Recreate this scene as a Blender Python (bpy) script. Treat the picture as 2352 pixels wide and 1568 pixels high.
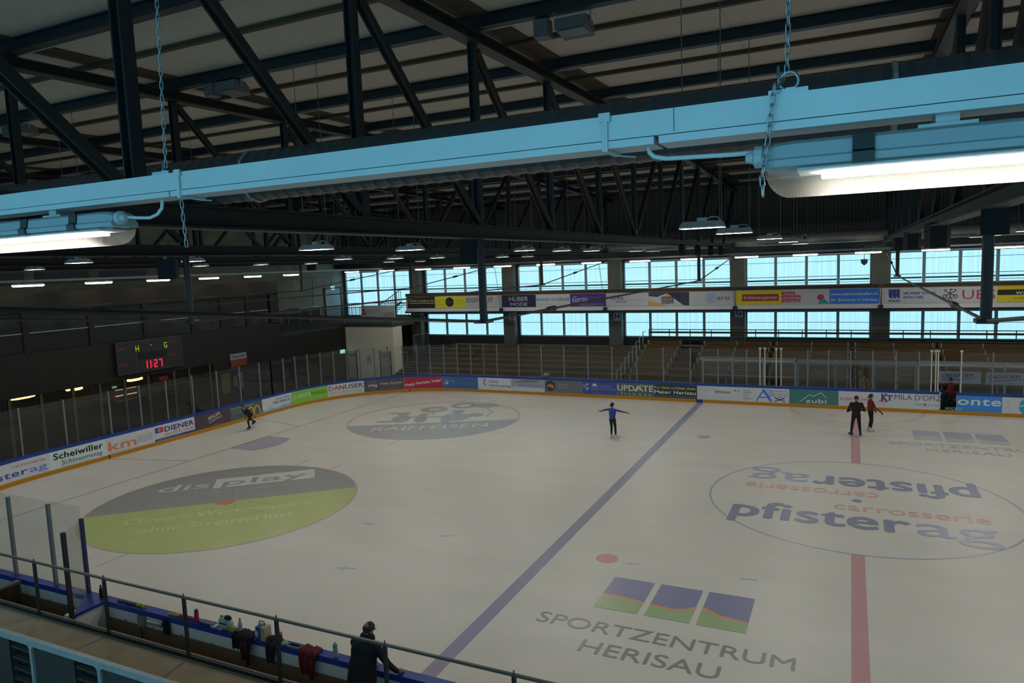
import bpy, bmesh, math, random
from mathutils import Vector, Matrix
random.seed(7)
for o in list(bpy.data.objects): bpy.data.objects.remove(o)
SC = bpy.context.scene
COL = SC.collection
# ------------------------------------------------------------------ camera
IW, IH, F = 2352, 1568, 1631.87
YAW, PITCH, ROLL = 0.4464, 0.1068, -0.03835
C = Vector((-0.2597, -24.4439, 7.8814))
fw = Vector((-math.sin(YAW)*math.cos(PITCH), math.cos(YAW)*math.cos(PITCH), -math.sin(PITCH)))
r0 = fw.cross(Vector((0, 0, 1))).normalized(); u0 = r0.cross(fw)
rt = math.cos(ROLL)*r0 + math.sin(ROLL)*u0; up = -math.sin(ROLL)*r0 + math.cos(ROLL)*u0
cam = bpy.data.objects.new('camera', bpy.data.cameras.new('camera'))
COL.objects.link(cam); SC.camera = cam
cam.matrix_world = Matrix(((rt.x, up.x, -fw.x, C.x), (rt.y, up.y, -fw.y, C.y), (rt.z, up.z, -fw.z, C.z), (0, 0, 0, 1)))
cam.data.sensor_width = 36; cam.data.lens = 36*F/IW; cam.data.clip_start = .05; cam.data.clip_end = 300
# ------------------------------------------------------------------ world, exposure
W = bpy.data.worlds.new('world'); SC.world = W; W.use_nodes = True
W.node_tree.nodes['Background'].inputs[0].default_value = (.35, .55, .75, 1)
W.node_tree.nodes['Background'].inputs[1].default_value = .5
SC.view_settings.view_transform = 'Standard'; SC.view_settings.look = 'None'
SC.view_settings.exposure = 0; SC.view_settings.gamma = 1
SC.cycles.max_bounces = 5; SC.cycles.diffuse_bounces = 2; SC.cycles.glossy_bounces = 2; SC.cycles.transparent_max_bounces = 12
SC.cycles.caustics_reflective = False; SC.cycles.caustics_refractive = False
LAMP_E = 80.0     # high-bay diffuser emission
STRIP_E = 12.0     # batten diffuser emission
WIN_E = 1.0       # daylight on translucent panes
NEARWIN_E = 1.3
# pixel -> point on a known plane
def ray(u, v): return fw + rt*((u-IW/2)/F) - up*((v-IH/2)/F)
def onx(u, v, x): d = ray(u, v); return C + d*((x-C.x)/d.x)
def ony(u, v, y): d = ray(u, v); return C + d*((y-C.y)/d.y)
def onz(u, v, z): d = ray(u, v); return C + d*((z-C.z)/d.z)
def proj(p): d = Vector(p)-C; z = d.dot(fw); return (IW/2+F*d.dot(rt)/z, IH/2-F*d.dot(up)/z)
# ------------------------------------------------------------------ materials
def s2l(c):
    c = c/255.0
    return c/12.92 if c <= .04045 else ((c+.055)/1.055)**2.4
def alb(r, g, b, k=1.0):      # colour of a thing from its look under the hall lamps (ice looks 140,137,128)
    return tuple(min(.92, s2l(x)/s2l(y)*.74*k) for x, y in zip((r, g, b), (146, 142, 133)))
ORD = 'first second third fourth fifth sixth seventh eighth ninth tenth eleventh twelfth thirteenth fourteenth fifteenth sixteenth'.split()
MATS = {}
def mat(key, col, rough=.6, metal=0., noise=0., scale=4., emit=None, bump=0., spec=.5, stretch=None):
    if key in MATS: return MATS[key]
    m = bpy.data.materials.new(key); m.use_nodes = True
    nt = m.node_tree; b = nt.nodes['Principled BSDF']
    b.inputs['Base Color'].default_value = (*col, 1); b.inputs['Roughness'].default_value = rough
    b.inputs['Metallic'].default_value = metal; b.inputs['Specular IOR Level'].default_value = spec
    if emit: b.inputs['Emission Color'].default_value = (*emit[:3], 1); b.inputs['Emission Strength'].default_value = emit[3]
    if noise or bump:
        tc = nt.nodes.new('ShaderNodeTexCoord'); n = nt.nodes.new('ShaderNodeTexNoise')
        n.inputs['Scale'].default_value = scale; n.inputs['Detail'].default_value = 5
        src = tc.outputs['Object']
        if stretch:
            mp = nt.nodes.new('ShaderNodeMapping'); mp.inputs['Scale'].default_value = stretch
            nt.links.new(src, mp.inputs[0]); src = mp.outputs[0]
        nt.links.new(src, n.inputs['Vector'])
        if noise:
            mx = nt.nodes.new('ShaderNodeMix'); mx.data_type = 'RGBA'
            mx.inputs[6].default_value = (*[max(0, c*(1-noise)) for c in col], 1)
            mx.inputs[7].default_value = (*[min(1, c*(1+noise)) for c in col], 1)
            nt.links.new(n.outputs[0], mx.inputs[0]); nt.links.new(mx.outputs[2], b.inputs['Base Color'])
        if bump:
            bp = nt.nodes.new('ShaderNodeBump'); bp.inputs['Strength'].default_value = bump; bp.inputs['Distance'].default_value = .02
            nt.links.new(n.outputs[0], bp.inputs['Height']); nt.links.new(bp.outputs[0], b.inputs['Normal'])
    MATS[key] = m; return m
def cm(r, g, b, rough=.55):   # printed or painted colour
    return mat('print_%d_%d_%d' % (r, g, b), alb(r, g, b), rough)
def glassmat(key, tint=(.93, .95, .95), gloss=.03, film=.018, filmcol=(.35, .36, .36)):
    m = bpy.data.materials.new(key); m.use_nodes = True; nt = m.node_tree; nt.nodes.clear()
    out = nt.nodes.new('ShaderNodeOutputMaterial'); t = nt.nodes.new('ShaderNodeBsdfTransparent'); t.inputs[0].default_value = (*tint, 1)
    g = nt.nodes.new('ShaderNodeBsdfGlossy'); g.inputs['Roughness'].default_value = .03
    d = nt.nodes.new('ShaderNodeBsdfDiffuse'); d.inputs[0].default_value = (*filmcol, 1)
    m1 = nt.nodes.new('ShaderNodeMixShader'); m1.inputs[0].default_value = gloss
    m2 = nt.nodes.new('ShaderNodeMixShader'); m2.inputs[0].default_value = film
    nt.links.new(t.outputs[0], m1.inputs[1]); nt.links.new(g.outputs[0], m1.inputs[2])
    nt.links.new(m1.outputs[0], m2.inputs[1]); nt.links.new(d.outputs[0], m2.inputs[2]); nt.links.new(m2.outputs[0], out.inputs[0])
    MATS[key] = m; return m
def panemat(key, e, c0=(.32, .74, .98, 1), c1=(.49, .90, 1., 1)):           # translucent corrugated daylight panes
    m = bpy.data.materials.new(key); m.use_nodes = True; nt = m.node_tree; b = nt.nodes['Principled BSDF']
    tc = nt.nodes.new('ShaderNodeTexCoord'); mp = nt.nodes.new('ShaderNodeMapping'); mp.inputs['Scale'].default_value = (9, 1, .12)
    n = nt.nodes.new('ShaderNodeTexNoise'); n.inputs['Scale'].default_value = 1.3; n.inputs['Detail'].default_value = 3
    rp = nt.nodes.new('ShaderNodeValToRGB'); rp.color_ramp.elements[0].position = .3; rp.color_ramp.elements[1].position = .62
    rp.color_ramp.elements[0].color = c0; rp.color_ramp.elements[1].color = c1
    nt.links.new(tc.outputs['Object'], mp.inputs[0]); nt.links.new(mp.outputs[0], n.inputs[0]); nt.links.new(n.outputs[0], rp.inputs[0])
    nt.links.new(rp.outputs[0], b.inputs['Emission Color']); b.inputs['Emission Strength'].default_value = e
    b.inputs['Base Color'].default_value = (.5, .6, .65, 1); b.inputs['Roughness'].default_value = .4
    MATS[key] = m; return m
# ------------------------------------------------------------------ mesh builder
class MB:
    def __init__(s): s.v = []; s.f = []; s.m = []
    def add(s, vs, fs, mi=0):
        k = len(s.v); s.v += [tuple(p) for p in vs]; s.f += [tuple(i+k for i in f) for f in fs]; s.m += [mi]*len(fs); return s
    def box(s, x0, x1, y0, y1, z0, z1, mi=0):
        vs = [(x, y, z) for x in (x0, x1) for y in (y0, y1) for z in (z0, z1)]
        return s.add(vs, [(0, 1, 3, 2), (4, 6, 7, 5), (0, 4, 5, 1), (2, 3, 7, 6), (0, 2, 6, 4), (1, 5, 7, 3)], mi)
    def bar(s, a, b, w, h, upv=(0, 0, 1), mi=0):     # rectangular bar a->b, w sideways, h along upv
        a, b = Vector(a), Vector(b); d = (b-a).normalized(); sd = d.cross(Vector(upv))
        if sd.length < 1e-5: sd = d.cross(Vector((0, 1, 0)))
        sd.normalize(); u = sd.cross(d).normalized()
        vs = [p + sd*(w/2*i) + u*(h/2*j) for p in (a, b) for i in (-1, 1) for j in (-1, 1)]
        return s.add(vs, [(0, 1, 3, 2), (4, 6, 7, 5), (0, 4, 5, 1), (2, 3, 7, 6), (0, 2, 6, 4), (1, 5, 7, 3)], mi)
    def ibeam(s, a, b, w, h, tf=.02, tw=.015, upv=(0, 0, 1), mi=0):
        a, b = Vector(a), Vector(b); d = (b-a).normalized(); sd = d.cross(Vector(upv)).normalized(); u = sd.cross(d)
        for k in (-1, 1): s.bar(a+u*(k*(h-tf)/2), b+u*(k*(h-tf)/2), w, tf, upv, mi)
        return s.bar(a, b, tw, h-2*tf, upv, mi)
    def tube(s, pts, r, n=8, mi=0, cap=True, closed=False):
        pts = [Vector(p) for p in pts]; N = len(pts); rs = r if isinstance(r, (list, tuple)) else [r]*N
        rings = []; prev = None
        for i, p in enumerate(pts):
            d = (pts[(i+1) % N]-pts[i-1]) if closed else (pts[min(i+1, N-1)]-pts[max(i-1, 0)])
            d.normalize()
            if prev is None:
                x = d.orthogonal().normalized()
            else:
                x = prev - d*prev.dot(d); x = x.normalized() if x.length > 1e-6 else d.orthogonal().normalized()
            prev = x; y = d.cross(x)
            rings.append([p + (x*math.cos(2*math.pi*k/n)+y*math.sin(2*math.pi*k/n))*rs[i] for k in range(n)])
        vs = [q for rg in rings for q in rg]; fs = []
        for i in range(N if closed else N-1):
            j = (i+1) % N
            for k in range(n): fs.append((i*n+k, i*n+(k+1) % n, j*n+(k+1) % n, j*n+k))
        if cap and not closed: fs += [tuple(range(n-1, -1, -1)), tuple((N-1)*n+k for k in range(n))]
        return s.add(vs, fs, mi)
    def lathe(s, prof, c=(0, 0, 0), n=12, mi=0, ax=2):
        c = Vector(c); vs = []; fs = []
        for r, z in prof:
            for k in range(n):
                a = 2*math.pi*k/n; q = (r*math.cos(a), r*math.sin(a), z)
                q = q if ax == 2 else ((z, q[0], q[1]) if ax == 0 else (q[0], z, q[1]))
                vs.append(c+Vector(q))
        for i in range(len(prof)-1):
            for k in range(n): fs.append((i*n+k, i*n+(k+1) % n, (i+1)*n+(k+1) % n, (i+1)*n+k))
        fs += [tuple(range(n-1, -1, -1)), tuple((len(prof)-1)*n+k for k in range(n))]
        return s.add(vs, fs, mi)
    def ell(s, c, r, n=10, m=7, mi=0, M=None):
        c = Vector(c); vs = []; fs = []
        for i in range(m+1):
            t = math.pi*i/m
            for k in range(n):
                a = 2*math.pi*k/n; q = Vector((r[0]*math.sin(t)*math.cos(a), r[1]*math.sin(t)*math.sin(a), r[2]*math.cos(t)))
                vs.append(c+(M @ q if M else q))
        for i in range(m):
            for k in range(n): fs.append((i*n+k, (i+1)*n+k, (i+1)*n+(k+1) % n, i*n+(k+1) % n))
        return s.add(vs, fs, mi)
    def prism(s, poly, o, ex, ey, ez, mi=0):          # 2-D outline extruded along ez
        o, ex, ey, ez = Vector(o), Vector(ex), Vector(ey), Vector(ez); n = len(poly)
        vs = [o+ex*x+ey*y for x, y in poly] + [o+ex*x+ey*y+ez for x, y in poly]
        return s.add(vs, [tuple(range(n-1, -1, -1)), tuple(range(n, 2*n))] + [(i, (i+1) % n, n+(i+1) % n, n+i) for i in range(n)], mi)
    def build(s, name, mats, parent=None, smooth=False):
        off = wloc(parent) if parent else Vector()
        me = bpy.data.meshes.new(name); me.from_pydata([Vector(p)-off for p in s.v], [], s.f)
        for m in (mats if isinstance(mats, (list, tuple)) else [mats]): me.materials.append(m)
        if any(s.m): me.polygons.foreach_set('material_index', s.m)
        if smooth: me.polygons.foreach_set('use_smooth', [True]*len(s.f))
        me.update()
        return link(name, me, parent)
WL = {}
def wloc(o): return WL.get(o.name, Vector())
def link(name, data, parent=None, loc=None):
    o = bpy.data.objects.new(name, data); COL.objects.link(o)
    if parent: o.parent = parent; WL[o.name] = wloc(parent).copy()
    else: WL[o.name] = Vector()
    if loc is not None:
        o.location = loc; WL[o.name] = WL[o.name]+Vector(loc)
    return o
def thing(name, label, cat, loc=(0, 0, 0), group=None):
    return tag(link(name, None, None, loc), label, cat, group)
def tag(o, label, cat, group=None):
    o['label'] = label; o['category'] = cat
    if group: o['group'] = group
    return o
def struct(o, label=None):
    o['kind'] = 'structure'
    if label: o['label'] = label
    return o
def copy_tree(o, loc=None, parent=None, rotz=None):
    c = o.copy(); COL.objects.link(c)
    if parent: c.parent = parent
    if loc is not None: c.location = loc
    if rotz is not None: c.rotation_euler = (0, 0, rotz)
    for ch in o.children: copy_tree(ch, None, c)
    return c
# ------------------------------------------------------------------ lettering
TXT = {}
def textmesh(t, bold=0., res=3):
    k = (t, bold, res)
    if k not in TXT:
        cu = bpy.data.curves.new('t', 'FONT'); cu.body = t; cu.size = 1; cu.resolution_u = res; cu.space_character = 1+1.5*max(0, bold)
        o = bpy.data.objects.new('t', cu); COL.objects.link(o)
        me = o.to_mesh(); vs = [(v.co.x, v.co.y) for v in me.vertices]; fs = [tuple(p.vertices) for p in me.polygons]
        o.to_mesh_clear(); bpy.data.objects.remove(o); bpy.data.curves.remove(cu)
        x0 = min(v[0] for v in vs); x1 = max(v[0] for v in vs)
        TXT[k] = ([((x-x0)/(x1-x0), y/.69) for x, y in vs], fs)     # width 1, capitals height 1
    return TXT[k]
class Print:
    """flat print on a surface; S(a, h, d) gives the point a along, h up, d in front"""
    def __init__(s, S, a0, a1, h0, h1, flip=False): s.S = S; s.a0 = a0; s.a1 = a1; s.h0 = h0; s.h1 = h1; s.mb = MB(); s.mats = []; s.lay = 0; s.k = 0; s.res = 3
    def mi(s, c):
        m = c if not isinstance(c, tuple) else cm(*c)
        if m not in s.mats: s.mats.append(m)
        return s.mats.index(m)
    def P(s, x, y, lay): return s.S(s.a0+(s.a1-s.a0)*x, s.h0+(s.h1-s.h0)*y, .003+.002*lay)
    def poly(s, pts, c, lay=0): s.k += 1; lay += .04*(s.k % 20); s.mb.add([s.P(x, y, lay) for x, y in pts], [tuple(range(len(pts)))], s.mi(c)); return s
    def rect(s, x0, y0, x1, y1, c, lay=0):
        n = max(1, int(abs((s.a1-s.a0)*(x1-x0))/.6))
        for i in range(n):
            a, b = x0+(x1-x0)*i/n, x0+(x1-x0)*(i+1)/n; s.poly([(a, y0), (b, y0), (b, y1), (a, y1)], c, lay)
        return s
    def disc(s, cx, cy, r, c, lay=0, ring=0., n=20, a0=0, a1=360):
        k = abs((s.h1-s.h0)/(s.a1-s.a0)); A = [math.radians(a0+(a1-a0)*i/n) for i in range(n+1)]
        if ring:
            for i in range(n):
                s.poly([(cx+q*k*math.cos(t), cy+q*math.sin(t)) for q, t in ((r, A[i]), (r, A[i+1]), (r-ring, A[i+1]), (r-ring, A[i]))], c, lay)
        else: s.poly([(cx+r*k*math.cos(t), cy+r*math.sin(t)) for t in A[:-1]], c, lay)
        return s
    def line(s, pts, w, c, lay=0):
        k = abs((s.h1-s.h0)/(s.a1-s.a0))
        for (xa, ya), (xb, yb) in zip(pts[:-1], pts[1:]):
            dx, dy = (xb-xa)/k, yb-ya; L = math.hypot(dx, dy) or 1; nx, ny = -dy/L*w/2*k, dx/L*w/2
            s.poly([(xa+nx, ya+ny), (xa-nx, ya-ny), (xb-nx, yb-ny), (xb+nx, yb+ny)], c, lay)
        return s
    def text(s, t, x, y, w, h, c, bold=0., sh=0., rot=0., lay=1):   # left, baseline, width, capital height
        vs, fs = textmesh(t, bold, s.res)
        k = abs((s.h1-s.h0)/(s.a1-s.a0)); ca, sa = math.cos(math.radians(rot)), math.sin(math.radians(rot)); q = []
        B = h*max(0., bold)*1.1
        for i, (bx, by) in enumerate([(0, 0)] if not B else [(-B, 0), (B, 0), (0, B*.7), (0, -B*.7)]):
            q = []
            for a, b in vs:
                X = (a*w)/k + b*h*sh + bx; Y = b*h + by
                q.append(s.P(x+(X*ca-Y*sa)*k, y+X*sa+Y*ca, lay+.12*i))
            s.mb.add(q, fs, s.mi(c))
        return s
    def done(s, parent, name='lettering'):
        if s.mb.v: return s.mb.build(name, s.mats, parent)
# ------------------------------------------------------------------ common materials
M = dict(
 ice=None, conc=mat('concrete', (.20, .195, .17), .85, noise=.35, scale=1.2, bump=.15),
 concd=mat('concrete_dark', (.06, .058, .054), .85, noise=.3, scale=1.5, bump=.1),
 steel=mat('steel_blue_grey', (.024, .028, .032), .5, noise=.15, scale=3), steelb=mat('steel_brown_grey', (.030, .028, .025), .55, noise=.15, scale=3),
 alu=mat('aluminium', (.26, .27, .28), .45, .4, noise=.1, scale=6), galv=mat('galvanised', (.42, .44, .45), .45, .5, noise=.2, scale=8),
 trunk=mat('trunking_white', (.62, .64, .64), .42, .2, noise=.12, scale=5), white=mat('white_paint', (.7, .7, .68), .5, noise=.06, scale=4),
 deck=mat('woodwool_board', (.48, .45, .395), .95, noise=.22, scale=14, bump=.4), batten=mat('brown_timber', (.075, .05, .026), .8, noise=.3, scale=5),
 wood=mat('bench_timber', (.125, .075, .030), .65, spec=.2, noise=.35, scale=3, stretch=(.4, 3, 3)), woodd=mat('terrace_timber', (.085, .050, .020), .7, spec=.2, noise=.35, scale=2.5, stretch=(.4, 3, 3)),
 black=mat('black_plastic', (.012, .013, .015), .5), rub=mat('dark_rubber', (.06, .05, .04), .9, noise=.2, scale=2),
 duct=mat('dark_duct', (.085, .09, .098), .42, .35, noise=.15, scale=5), silver=mat('silver_duct', (.36, .36, .34), .4, .35, noise=.15, scale=5),
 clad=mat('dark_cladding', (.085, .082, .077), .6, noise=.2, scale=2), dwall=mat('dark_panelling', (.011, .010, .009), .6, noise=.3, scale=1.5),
 blue=mat('blue_plastic', (.012, .055, .36), .4, noise=.1, scale=3), yel=mat('yellow_plastic', alb(140, 92, 1, .9), .4, noise=.1, scale=2),
 board=mat('board_white', alb(152, 152, 150, 1.05), .4, noise=.05, scale=2), frame=mat('window_frame', (.42, .50, .55), .5, noise=.08, scale=3),
 chain=mat('chain_zinc', (.40, .43, .45), .3, .8), wire=mat('wire_grey', (.20, .20, .20), .5, .4),
 glass=glassmat('shield_glass'), uglass=glassmat('upper_window_glass', (.5, .5, .5), .012, .5, (.085, .09, .095)), dglass=glassmat('dark_window_glass', (.6, .6, .58), .02, .10, (.05, .05, .05)),
 pane=panemat('daylight_pane', WIN_E), npane=panemat('near_daylight_pane', NEARWIN_E, (.13, .52, .86, 1), (.22, .74, 1., 1)),
 lamp=mat('lamp_diffuser', (.8, .8, .8), .5, emit=(1., .93, .80, LAMP_E)), strip=mat('strip_diffuser', (.8, .8, .8), .5, emit=(1., .93, .74, STRIP_E)),
 warm=mat('warm_lamp', (.8, .7, .5), .5, emit=(1., .72, .38, 5.)), housing=mat('lamp_housing', (.55, .57, .58), .45, noise=.05),
 spk=mat('speaker_black', (.008, .009, .011), .7, noise=.2, scale=30), railm=mat('railing_steel', (.17, .17, .15), .45, .4, noise=.15, scale=6),
)
# ================================================================== ICE AND FLOOR
XL, XR, YN, YF, RC = -30., 30., -14.95, 14.6, 7.7
def rink_path():
    pts = []
    def arc(cx, cy, a0, a1, n=24):
        for i in range(1, n+1):
            t = math.radians(a0+(a1-a0)*i/n); pts.append((cx+RC*math.cos(t), cy+RC*math.sin(t)))
    pts.append((0., YN)); pts.append((XL+RC, YN)); arc(XL+RC, YN+RC, 270, 180)
    pts.append((XL, YF-RC)); arc(XL+RC, YF-RC, 180, 90)
    pts.append((XR-RC, YF)); arc(XR-RC, YF-RC, 90, 0)
    pts.append((XR, YN+RC)); arc(XR-RC, YN+RC, 0, -90)
    pts.append((0., YN)); return pts
RP = rink_path(); RS = [0.]
for a, b in zip(RP[:-1], RP[1:]): RS.append(RS[-1]+math.dist(a, b))
def rp(s, out=0.):             # point on the rink edge at arc length s, moved outwards
    s = max(0, min(RS[-1]-1e-6, s)); i = 0
    import bisect
    i = min(len(RS)-2, max(0, bisect.bisect_right(RS, s)-1))
    t = (s-RS[i])/(RS[i+1]-RS[i] or 1); a, b = RP[i], RP[i+1]
    d = Vector((b[0]-a[0], b[1]-a[1])).normalized()
    j = i+1 if t > .5 else i-1
    if 0 <= j < len(RP)-1 and math.dist(a, b) < 1.0:
        d2 = Vector((RP[j+1][0]-RP[j][0], RP[j+1][1]-RP[j][1])).normalized(); d = d.lerp(d2, abs(t-.5)).normalized()
    n = Vector((-d.y, d.x))    # clockwise run: left side is outside
    return Vector((a[0]+(b[0]-a[0])*t + n.x*out, a[1]+(b[1]-a[1])*t + n.y*out, 0))
def s_of_u(u, z=.55, v0=None, v1=None, lo=25., hi=95.):
    best = None
    for k in range(int(lo*50), int(hi*50)):
        s = k/50; p = rp(s); p.z = z; d = p-C
        if d.dot(fw) < 1: continue
        e = abs(proj(p)[0]-u)
        if best is None or e < best[0]: best = (e, s)
    return best[1]
# the left end straight and far side lie between these arc lengths
ice = bpy.data.materials.new('ice'); ice.use_nodes = True; nt = ice.node_tree; b = nt.nodes['Principled BSDF']
tc = nt.nodes.new('ShaderNodeTexCoord'); n1 = nt.nodes.new('ShaderNodeTexNoise'); n1.inputs['Scale'].default_value = .35; n1.inputs['Detail'].default_value = 6
mp = nt.nodes.new('ShaderNodeMapping'); mp.inputs['Scale'].default_value = (1, 2.2, 1); mp.inputs['Rotation'].default_value = (0, 0, .5)
rp1 = nt.nodes.new('ShaderNodeValToRGB'); rp1.color_ramp.elements[0].position = .25; rp1.color_ramp.elements[1].position = .75
rp1.color_ramp.elements[0].color = (.69, .68, .645, 1); rp1.color_ramp.elements[1].color = (.77, .76, .73, 1)
n2 = nt.nodes.new('ShaderNodeTexNoise'); n2.inputs['Scale'].default_value = 1.1; n2.inputs['Detail'].default_value = 4
rp2 = nt.nodes.new('ShaderNodeMapRange'); rp2.inputs['To Min'].default_value = .30; rp2.inputs['To Max'].default_value = .46
nt.links.new(tc.outputs['Object'], mp.inputs[0]); nt.links.new(mp.outputs[0], n1.inputs[0]); nt.links.new(n1.outputs[0], rp1.inputs[0]); nt.links.new(rp1.outputs[0], b.inputs['Base Color'])
nt.links.new(mp.outputs[0], n2.inputs[0]); nt.links.new(n2.outputs[0], rp2.inputs['Value']); nt.links.new(rp2.outputs[0], b.inputs['Roughness'])
b.inputs['Specular IOR Level'].default_value = .42
mb = MB(); ring = [rp(s) for s in RS[:-1]][::-1]
k = len(ring); mb.add([(p.x, p.y, 0) for p in ring]+[(p.x, p.y, -.04) for p in ring], [tuple(range(k))]+[(i, k+i, k+(i+1) % k, (i+1) % k) for i in range(k)])
floor = struct(mb.build('floor', ice), 'white ice sheet of the hockey rink with painted markings')
mb = MB(); mb.box(-40, 38, -30, 26, -.2, -.04)
struct(mb.build('floor_surround', M['concd']), 'dark concrete floor around the ice sheet')
def icm(r, g, b_): return mat('icepaint_%d_%d_%d' % (r, g, b_), tuple(min(.9, s2l(x)/s2l(y)*.73) for x, y in zip((r, g, b_), (142, 139, 129))), .3, noise=.08, scale=1.5)
def mark(name, polys, col, z=.002, label=None):
    mb = MB(); mats = []
    for pl in polys: mb.add([(p[0], p[1], z) for p in pl], [tuple(range(len(pl)))])
    o = mb.build(name, icm(*col), floor)
    if label: o['label'] = label
    return o
def strip(a, b, w):
    a, b = Vector(a), Vector(b); d = (b-a).normalized(); n = Vector((-d.y, d.x))*(w/2); return [a-n, b-n, b+n, a+n]
def ringp(c, r, w, a0=0, a1=360, n=72):
    A = [math.radians(a0+(a1-a0)*i/n) for i in range(n+1)]
    return [[(c[0]+q*math.cos(t), c[1]+q*math.sin(t)) for q, t in ((r-w/2, A[i]), (r+w/2, A[i]), (r+w/2, A[i+1]), (r-w/2, A[i+1]))] for i in range(n)]
def discp(c, r, n=40): return [(c[0]+r*math.cos(2*math.pi*i/n), c[1]+r*math.sin(2*math.pi*i/n)) for i in range(n)]
mark('centre_line', [strip((0, YN+.05), (0, -4.52), .32), strip((0, 4.52), (0, YF-.05), .32)], (136, 102, 100))
mark('blue_line', [strip((-7.61, YN+.05), (-7.61, YF-.05), .34)], (101, 99, 110))
mark('blue_line', [strip((7.61, YN+.05), (7.61, YF-.05), .34)], (101, 99, 110))
mark('goal_line', [strip((-26, -13.75), (-26, 13.5), .06)], (112, 92, 84))
mark('trapezoid_line', [strip((-26, sy*3.4), (-29.95, sy*4.3), .06) for sy in (-1, 1)], (112, 92, 84))
cr = [(-26, -1.22), (-24.5, -1.2)]+[(-26.0+1.83*math.cos(math.radians(a)), 1.83*math.sin(math.radians(a))) for a in range(-38, 39, 4)]+[(-24.5, 1.2), (-26, 1.22)]
mark('goal_crease', [cr], (116, 113, 118))
mark('referee_crease', ringp((0, YF), 3., .05, 180, 360, 40), (128, 110, 104))
mark('centre_circle', ringp((0, 0), 4.5, .06), (108, 108, 118))
mark('centre_spot', [discp((0, 0), .15)], (84, 96, 116))
for sx, sy in ((-6.05, -6.97), (-6.05, 6.97), (6.05, 6.97), (6.05, -6.97)): mark('faceoff_spot', [discp((sx, sy), .3)], (134, 98, 88) if sy < 0 else (124, 110, 104))
E1, E2 = (-20., -6.97), (-20., 6.97)
for c in (E1, E2):
    mark('faceoff_circle', ringp(c, 4.5, .07), (138, 116, 108), .006)
    mark('hash_mark', [strip((c[0]+sx*.9, c[1]+sy*4.5), (c[0]+sx*.9, c[1]+sy*5.4), .06) for sx in (-1, 1) for sy in (-1, 1)], (128, 112, 106))
mark('faceoff_spot', [discp(E1, .32)], (132, 92, 78), .007)
mark('faceoff_marks', [strip((E1[0]+sx*.6, E1[1]+sy*.35), (E1[0]+sx*2., E1[1]+sy*.35), .05) for sx in (-1, 1) for sy in (-1, 1)], (136, 112, 92), .007)
# logos painted in the ice: local axes turned by ang
def halfdisc(c, r, ang, d, upper, n=48):   # part of a disc above/below the chord at height d
    t0 = math.asin(max(-1, min(1, d/r))); A0, A1 = (t0, math.pi-t0) if upper else (math.pi-t0, 2*math.pi+t0)
    ca, sa = math.cos(ang), math.sin(ang); P = []
    for i in range(n+1):
        t = A0+(A1-A0)*i/n; x, y = r*math.cos(t), r*math.sin(t); P.append((c[0]+x*ca-y*sa, c[1]+x*sa+y*ca))
    return P
def iceprint(c, ang, w, h):
    ca, sa = math.cos(ang), math.sin(ang)
    def S(a, hh, d): return Vector((c[0]+a*ca-hh*sa, c[1]+a*sa+hh*ca, .004+d*.5))
    q = Print(S, -w/2, w/2, -h/2, h/2); q.res = 6; return q
a1 = math.radians(40)
mark('logo_field', [halfdisc(E1, 4.47, a1, .02, True)], (104, 104, 96), .003, 'grey upper half of the round advert painted in the ice')
mark('logo_field', [halfdisc(E1, 4.47, a1, .02, False)], (125, 131, 78), .003, 'lime green lower half of the round advert painted in the ice')
p = iceprint(E1, a1, 9, 9); L1 = icm(140, 140, 130); L2 = icm(138, 143, 100); G1 = icm(104, 104, 96)
p.text('dis', .20, .73, .20, .085, L1, .01, .1).rect(.42, .705, .83, .845, L1, 1).text('play', .455, .735, .34, .08, G1, .02, .05, lay=2)
p.text('active ag', .42, .635, .36, .045, icm(118, 118, 110))
p.text('Clevere Werbescreens', .17, .35, .66, .06, L2, .02).text('ohne Streuverlust', .24, .235, .52, .06, L2, .02)
p.done(floor, 'ice_logo_print')
a2 = math.radians(26.5); G2 = icm(112, 112, 107)
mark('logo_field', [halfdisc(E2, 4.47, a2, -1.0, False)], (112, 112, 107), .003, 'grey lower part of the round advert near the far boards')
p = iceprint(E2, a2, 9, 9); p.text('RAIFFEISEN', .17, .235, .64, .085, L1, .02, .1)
for cx, cy, rx, ry in ((.30, .53, .055, .10), (.30, .66, .035, .04), (.27, .70, .07, .02), (.42, .50, .04, .09), (.42, .60, .028, .035), (.43, .64, .035, .012), (.62, .52, .09, .10), (.63, .66, .035, .04), (.63, .70, .05, .015), (.74, .56, .05, .05), (.57, .45, .03, .08), (.22, .47, .06, .02), (.36, .57, .05, .012), (.50, .55, .05, .012)):
    p.poly([(cx+rx*math.cos(t*.5236), cy+ry*math.sin(t*.5236)) for t in range(12)], G2, 0)
for cx, cy, r, w in ((.475, .77, .085, .05), (.66, .86, .085, .04), (.80, .83, .07, .04)):
    p.disc(cx, cy, r, G2, 0, w)
p.line([(.475, .69), (.49, .6)], .01, G2); p.line([(.80, .76), (.84, .62), (.80, .5)], .01, G2).line([(.70, .86), (.88, .80)], .05, G2)
p.done(floor, 'ice_logo_print')
DK = icm(92, 93, 104); RD = icm(150, 112, 98); DB = icm(112, 112, 126)
for ang in (0, math.pi):
    p = iceprint((0, 0), ang, 9, 9)
    p.text('pfister', .108, .222, .542, .165, DK, .03).text('ag', .667, .222, .222, .165, DB, -.012).text('carrosserie', .428, .391, .459, .075, RD, .0)
    p.done(floor, 'ice_logo_print')
TX = icm(98, 96, 86)
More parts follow.
